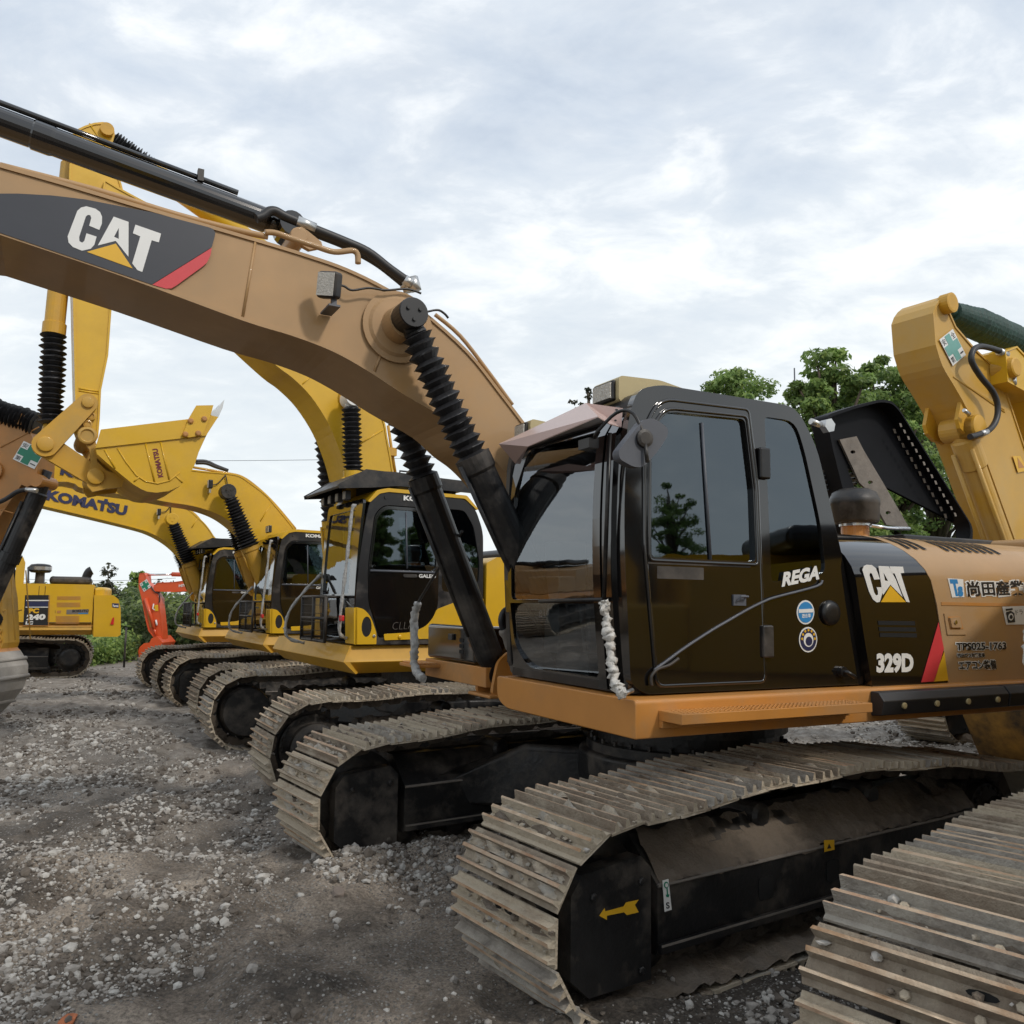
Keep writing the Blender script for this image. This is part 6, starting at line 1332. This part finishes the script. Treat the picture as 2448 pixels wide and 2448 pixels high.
    L(m2.outputs[2], b.inputs['Base Color'])
    h1 = nz(38, 9, .7, 5); add = N('ShaderNodeMath'); add.operation = 'MULTIPLY_ADD'; L(st.outputs[0], add.inputs[0]); add.inputs[1].default_value = .35; L(h1.outputs['Fac'], add.inputs[2])
    bp = N('ShaderNodeBump'); bp.inputs['Strength'].default_value = 1; bp.inputs['Distance'].default_value = .018; L(add.outputs[0], bp.inputs['Height']); L(bp.outputs[0], b.inputs['Normal'])
    me.materials.append(m)
make_ground()

def raw_mesh(name, V, F, mi, mats, smooth=False):
    k = F.shape[1]; me = bpy.data.meshes.new(name); me.vertices.add(len(V)); me.vertices.foreach_set('co', V.astype(np.float32).ravel())
    me.loops.add(F.size); me.loops.foreach_set('vertex_index', F.ravel().astype(np.int32)); me.polygons.add(len(F)); me.polygons.foreach_set('loop_start', np.arange(0, F.size, k, dtype=np.int32))
    me.polygons.foreach_set('material_index', mi.astype(np.int32)); me.polygons.foreach_set('use_smooth', np.full(len(F), smooth)); me.update(calc_edges=True)
    for m in mats: me.materials.append(m)
    o = bpy.data.objects.new(name, me); COL.objects.link(o); return o
STN = [mat('pale_stone', (.43, .415, .385), .9, var=.2, dust_scale=30), mat('grey_stone', (.29, .27, .245), .9, var=.25, dust_scale=30), mat('muddy_stone', (.12, .102, .085), .95, var=.3, dust_scale=30)]
def make_gravel(n=110000):
    rng = np.random.default_rng(3)
    d = 1.6 * (24 / 1.6) ** rng.uniform(0, 1, n * 4); lat = rng.uniform(-.72, .66, n * 4); X = lat * d; Y = d
    dens = fbm(X * .9, Y * .9, 4, 61); dens2 = fbm(X * 3.1, Y * 3.1, 3, 67); keep = rng.uniform(0, 1, n * 4) < np.clip((dens - .42) * 5.5, .03, 1) * np.clip((dens2 - .33) * 3.6, .06, 1)
    for (cx, cy), rr, hh in MOUNDS[:4]: keep |= (np.hypot(X - cx, Y - cy) < rr * 1.3) & (rng.uniform(0, 1, n * 4) < .8)
    X, Y = X[keep][:n], Y[keep][:n]; n = len(X)
    S = np.clip(np.exp(rng.normal(math.log(.0066), .60, n)), .003, .032) * np.clip(.8 + Y / 9, 1, 2.6)
    Zg = gz(X, Y); ang = rng.uniform(0, 6.283, n); V = []; sh = rng.integers(0, len(ROCKS), n); nv = len(ROCKS[0])
    base = np.stack(ROCKS)[sh]; c, s = np.cos(ang)[:, None], np.sin(ang)[:, None]
    P = np.stack([(base[:, :, 0] * c - base[:, :, 1] * s) * S[:, None] + X[:, None], (base[:, :, 0] * s + base[:, :, 1] * c) * S[:, None] + Y[:, None], base[:, :, 2] * S[:, None] + (Zg + S * .18)[:, None]], -1)
    F = (RF[None] + (np.arange(n) * nv)[:, None, None]).reshape(-1, 3); tone = rng.choice(3, n, p=[.27, .38, .35]); mi = np.repeat(tone, len(RF))
    o = raw_mesh('gravel', P.reshape(-1, 3), F, mi, STN); tag(o, 'loose grey gravel scattered over the mud', 'gravel', kind='stuff')
make_gravel()

def stone(u, v, r, label, cat, m, sh=0, flat=1., z=None, name='stone', group='loose stones on the yard'):
    x, y = gpt(u, v); rng = np.random.default_rng(sh + 40)
    bm = bmesh.new(); bmesh.ops.create_icosphere(bm, subdivisions=3, radius=r)
    cuts = [(Vector(rng.normal(size=3)).normalized(), r * rng.uniform(.5, .85)) for _ in range(9)]
    for w in bm.verts:
        for nn, k in cuts:
            dd = w.co.dot(nn) - k
            if dd > 0: w.co -= nn * dd * .85
        w.co *= 1 + .06 * (random.random() - .5); w.co.z *= flat
    me = bpy.data.meshes.new(name); bm.to_mesh(me); bm.free(); me.materials.append(m)
    o = bpy.data.objects.new(name, me); COL.objects.link(o); o.location = (x, y, float(gz(np.array([x]), np.array([y]))[0]) + r * .35 * flat); o.rotation_euler = (.2, .1, sh)
    tag(o, label, cat, group)
stone(808, 2160, .048, 'roundish brown grey stone alone on bare mud left of the muddy track', 'stone', mat('brown_stone', (.20, .165, .14), .9, var=.25, dust_scale=14, bump=.4), 1, .8)
stone(535, 2118, .085, 'widest pale flat stone half sunk in the gravel', 'stone', mat('buff_stone', (.25, .23, .205), .9, var=.2, dust_scale=14, bump=.4), 2, .3)
stone(628, 2118, .045, 'pale angular stone just right of the widest flat stone', 'stone', STN[0], 3, .6)
stone(1028, 1990, .042, 'brightest white stone on the mound in front of the far track', 'stone', mat('white_stone', (.7, .69, .66), .7, var=.1), 4, 1.2)
stone(165, 2425, .045, 'orange brick fragment at the lower left', 'brick', mat('broken_brick', (.42, .14, .06), .9, var=.3, dust_scale=30), 5, .5, name='brick_fragment')
stone(2308, 1770, .14, 'rough tan boulder beside the scorched bucket behind the near track', 'stone', mat('tan_boulder', (.30, .25, .20), .95, var=.3, dust_scale=10, bump=.6), 6, .8, name='boulder')

# ------------------------------------------------------------------ plants
def leafmat(name, c, tr=.5):
    m = bpy.data.materials.new(name); m.use_nodes = True; nt = m.node_tree; N = nt.nodes.new; L = nt.links.new; b = nt.nodes['Principled BSDF']; b.inputs['Roughness'].default_value = .55
    tc = N('ShaderNodeTexCoord'); n = N('ShaderNodeTexNoise'); n.inputs['Scale'].default_value = 1.3; n.inputs['Detail'].default_value = 5; L(tc.outputs['Object'], n.inputs['Vector'])
    r = N('ShaderNodeValToRGB'); r.color_ramp.elements[0].position = .35; r.color_ramp.elements[1].position = .65; r.color_ramp.elements[0].color = (*[q * .7 for q in c], 1); r.color_ramp.elements[1].color = (*[q * 1.3 for q in c], 1); L(n.outputs['Fac'], r.inputs[0]); L(r.outputs[0], b.inputs['Base Color'])
    t = N('ShaderNodeBsdfTranslucent'); L(r.outputs[0], t.inputs[0]); mx = N('ShaderNodeMixShader'); mx.inputs[0].default_value = tr; L(b.outputs[0], mx.inputs[1]); L(t.outputs[0], mx.inputs[2]); L(mx.outputs[0], nt.nodes['Material Output'].inputs[0]); return m
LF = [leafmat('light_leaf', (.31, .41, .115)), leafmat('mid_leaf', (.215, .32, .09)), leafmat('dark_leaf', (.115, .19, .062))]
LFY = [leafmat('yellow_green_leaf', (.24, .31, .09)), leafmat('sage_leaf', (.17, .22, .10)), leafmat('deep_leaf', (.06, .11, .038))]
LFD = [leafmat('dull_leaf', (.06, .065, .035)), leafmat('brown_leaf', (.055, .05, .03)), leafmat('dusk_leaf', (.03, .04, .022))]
BARK = mat('bark', (.09, .07, .05), .9, var=.3, dust_scale=8)
def leaves(rng, C, R, per, size, up=.35, flat=.7):
    """leaf quads in clumps: C centres (n,3), R radii (n)"""
    n = len(C); idx = np.repeat(np.arange(n), per); k = len(idx)
    d = rng.normal(size=(k, 3)); d /= np.linalg.norm(d, axis=1)[:, None]; rad = rng.uniform(.25, 1, k) ** .5
    P = C[idx] + d * (R[idx] * rad)[:, None] * np.array([1, 1, flat])
    nr = d + rng.normal(size=(k, 3)) * .6 + np.array([0, 0, up]); nr /= np.linalg.norm(nr, axis=1)[:, None]
    t = np.cross(nr, rng.normal(size=(k, 3))); t /= np.linalg.norm(t, axis=1)[:, None]; b = np.cross(nr, t); s = size * rng.uniform(.6, 1.3, k)
    t = t * s[:, None]; b = b * (s * .55)[:, None]
    V = np.stack([P - t, P + b * .9, P + t, P - b * .9], 1).reshape(-1, 3); F = np.arange(k * 4).reshape(-1, 4)
    tone = np.clip(np.round(1 - (P[:, 2] - C[idx][:, 2]) / R[idx] * .5 + rng.normal(size=k) * .55), 0, 2)  # shading put into the leaf colours: clump tops lighter, undersides darker
    return V, F, tone
def tree(x, y, h, w, label, seed, lf=LF, clumps=46, per=95, size=.13, layer=True, base=.3, z=0., shape='round', cr=(.38, .7), name='tree', group='trees beyond the yard'):
    rng = np.random.default_rng(seed); root = bpy.data.objects.new(name, None); COL.objects.link(root); root.location = (x, y, z); tag(root, label, 'tree', group)
    C = []; 
    while len(C) < clumps:
        p = rng.uniform(-1, 1, 3)
        if shape == 'round' and (p ** 2).sum() > 1: continue
        if shape == 'spire' and np.hypot(p[0], p[1]) > (1 - (p[2] + 1) / 2) * .9 + .12: continue
        if shape == 'round' and (p ** 2).sum() < .10: continue
        zc = base * h + (1 - base) * h * (p[2] + 1) / 2
        C.append((p[0] * w, p[1] * w, zc))
    C = np.array(C); R = rng.uniform(*cr, len(C)) * (w / 2.2)
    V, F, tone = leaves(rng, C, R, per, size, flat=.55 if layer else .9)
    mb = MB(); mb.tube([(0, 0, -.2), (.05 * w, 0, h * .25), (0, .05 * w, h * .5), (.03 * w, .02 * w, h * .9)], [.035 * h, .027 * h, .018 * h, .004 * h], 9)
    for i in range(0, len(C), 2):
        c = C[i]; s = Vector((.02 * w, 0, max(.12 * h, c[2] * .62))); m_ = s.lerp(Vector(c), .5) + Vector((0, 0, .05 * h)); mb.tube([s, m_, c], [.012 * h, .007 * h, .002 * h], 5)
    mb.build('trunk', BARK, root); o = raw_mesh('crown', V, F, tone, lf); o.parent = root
    return root
def at(u, depth): return (u - 1224) / FPX * depth
def ztop(v, u, depth): return CAM_H + (1443 + .0127 * (u - 1224) - v) / FPX * depth
def trees():
    for u, v, dp, wpx, seed, lab, kw in (
        (2000, 822, 25, 118, 1, 'tall green broadleaf tree with layered crown, topmost behind the open hood', dict(clumps=100, per=190)),
        (2120, 850, 27, 120, 2, 'second broadleaf tree filling the gap left of the upright yellow arm', dict(clumps=100, per=190)),
        (2235, 905, 30, 130, 3, 'dark tree mostly hidden behind the upright yellow arm', dict(clumps=46, per=110)),
        (1915, 985, 30, 70, 4, 'small rounded tree low beside the cab rear corner', dict(clumps=36, per=90)),
        (1768, 880, 32, 135, 5, 'rounded light green tree top showing over the cab roof', dict(clumps=110, per=180)),
        (2420, 1010, 24, 90, 6, 'dark broadleaf tree right of the upright yellow arm', dict(clumps=40, per=100))):
        h = ztop(v, u, dp) + .1; w = wpx * dp / FPX; kw['clumps'] = int(kw['clumps'] * 1.9); tree(at(u, dp), dp, h, w, lab, seed, base=.2, cr=(.34, .74), size=.092, **kw)
    for u, v, dp, wpx, seed in ((1392, 912, 26, 26, 11), (1420, 903, 26.5, 22, 12)):
        pass
    tree(at(1376, 26), 26, ztop(922, 1376, 26), .30, 'slender dark tree top just left of the roof lamp, the lower of two', 11, lf=LFD, clumps=60, per=26, size=.07, shape='round', cr=(.8, 1.3), base=.5)
    tree(at(1408, 26.6), 26.6, ztop(898, 1408, 26.6), .30, 'slender dark tree top partly behind the roof lamp, the higher of two', 12, lf=LFD, clumps=60, per=26, size=.07, shape='round', cr=(.8, 1.3), base=.5)
    for u, v, dp, wpx, seed, lf, lab, kw in (
        (262, 1356, 31, 34, 21, LFD, 'slim dark tree standing above the bushes right of the curved exhaust', dict(shape='spire', clumps=60, per=50, size=.10, cr=(.9, 1.6), base=.1)),
        (338, 1364, 33, 22, 22, LF, 'round clipped green tree top just left of the orange arm', dict(clumps=40, per=80, size=.09, cr=(.7, 1.1), base=.55)),
        (225, 1380, 36, 24, 23, LFY, 'pale pointed tree close right of the curved exhaust', dict(shape='spire', clumps=40, per=60, size=.11, cr=(.9, 1.5), base=.1)),
        (430, 1425, 30, 42, 24, LFY, 'tall yellow green bamboo clump beside the orange arm', dict(clumps=60, per=90, size=.09, cr=(.7, 1.2), base=.02)),
        (165, 1392, 48, 40, 25, LFY, 'hazy low tree behind the black engine cover', dict(clumps=36, per=80, size=.15, cr=(.7, 1.1), base=.1)),
        (385, 1385, 40, 40, 26, LFD, 'sparse bare looking tree behind the orange boom', dict(clumps=40, per=14, size=.07, cr=(.8, 1.4), base=.3))):
        h = ztop(v, u, dp); w = wpx * dp / FPX; tree(at(u, dp), dp, h, w, lab, seed, lf=lf, layer=False, **kw)
    # out of the picture: trees behind the camera that the paint and glass mirror
    src = [o for o in COL.objects if o.name.startswith('tree') and o.type == 'EMPTY'][:3]
    for i, (x, y) in enumerate(((15, -4.5), (20, -9), (25, -6), (18.5, -14), (29, -13), (9, -16))):
        s = src[i % 3]; c = s.copy(); COL.objects.link(c); c.location = (x, y, 0); c.rotation_euler = (0, 0, i * 1.3); c['label'] = 'broadleaf tree behind the photographer, seen only in reflections'; c['group'] = 'trees behind the photographer'; c.scale = (.62,) * 3
        for ch in s.children: d = ch.copy(); COL.objects.link(d); d.parent = c
trees()

def bushes(name, xs, ys, hs, n, seed, label, lf, size=.10, per=26):
    rng = np.random.default_rng(seed); X = rng.uniform(*xs, n); Y = rng.uniform(*ys, n)
    H = hs[0] + (hs[1] - hs[0]) * fbm(X * .35 + 9, Y * .35, 4, seed) * (.55 + .45 * np.clip((Y - ys[0]) / max(1, (ys[1] - ys[0])) * 2, 0, 1)); Zc = rng.uniform(.05, 1, n) * H
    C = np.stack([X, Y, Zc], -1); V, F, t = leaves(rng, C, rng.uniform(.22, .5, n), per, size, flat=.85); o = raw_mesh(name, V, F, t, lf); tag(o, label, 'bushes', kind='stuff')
bushes('undergrowth', (-20, -6.0), (28.4, 35), (1.2, 2.9), 1900, 31, 'tangled mixed green bushes along the back of the yard', LFY)
bushes('undergrowth', (-14.0, -11.75), (24.4, 27.5), (.4, 1.3), 420, 32, 'bright low green creepers at the gravel edge behind the tracks', LF, .07, 34)
bushes('undergrowth', (-8, 11), (33, 38), (1.0, 2.4), 900, 33, 'dark bushes far behind the row of machines', LFY, .13)
bushes('undergrowth', (11, 24), (20, 27), (1.2, 3.6), 1000, 34, 'brownish bushes on the bank under the right hand trees', [LFD[0], LF[2], LFD[1]], .10)

# ------------------------------------------------------------------ poles and cables
def small_things():
    def pt(u, v, dp):
        d = CF * FPX + CR * (u - 1224) - CU * (v - 1224); return CO + d * (dp / d.y)
    m = MB(); a = pt(1899, 880, 26); m.tube([(a.x, a.y, 0), a], [.04, .022], 8); tag(m.build('antenna_mast', MIRR), 'thin grey mast standing against the sky left of the leafy trees', 'mast')
    m = MB(); a = pt(302, 1500, 24); m.tube([(a.x, a.y, 0), a], .03, 8); tag(m.build('fence_post', BLK), 'dark slender post in the bushes left of the orange bucket', 'post')
    for k, (p, q, dp, lab) in enumerate((((-200, 1096), (1500, 1080), 40, 'single black cable crossing the sky above the yellow booms'), ((-100, 1371), (420, 1382), 45, 'upper grey cable low in the sky over the far left machine'), ((-100, 1379), (420, 1392), 45, 'lower grey cable low in the sky over the far left machine'), ((1700, 968), (2600, 915), 34, 'faint cable running behind the trees on the right'))):
        a, b = pt(*p, dp), pt(*q, dp); m = MB(); m.tube([a.lerp(b, i / 12) - Vector((0, 0, 4 * .25 * (i / 12) * (1 - i / 12))) for i in range(13)], .011, 5); tag(m.build('power_cable', MIRR), lab, 'cable', 'overhead cables')
small_things()
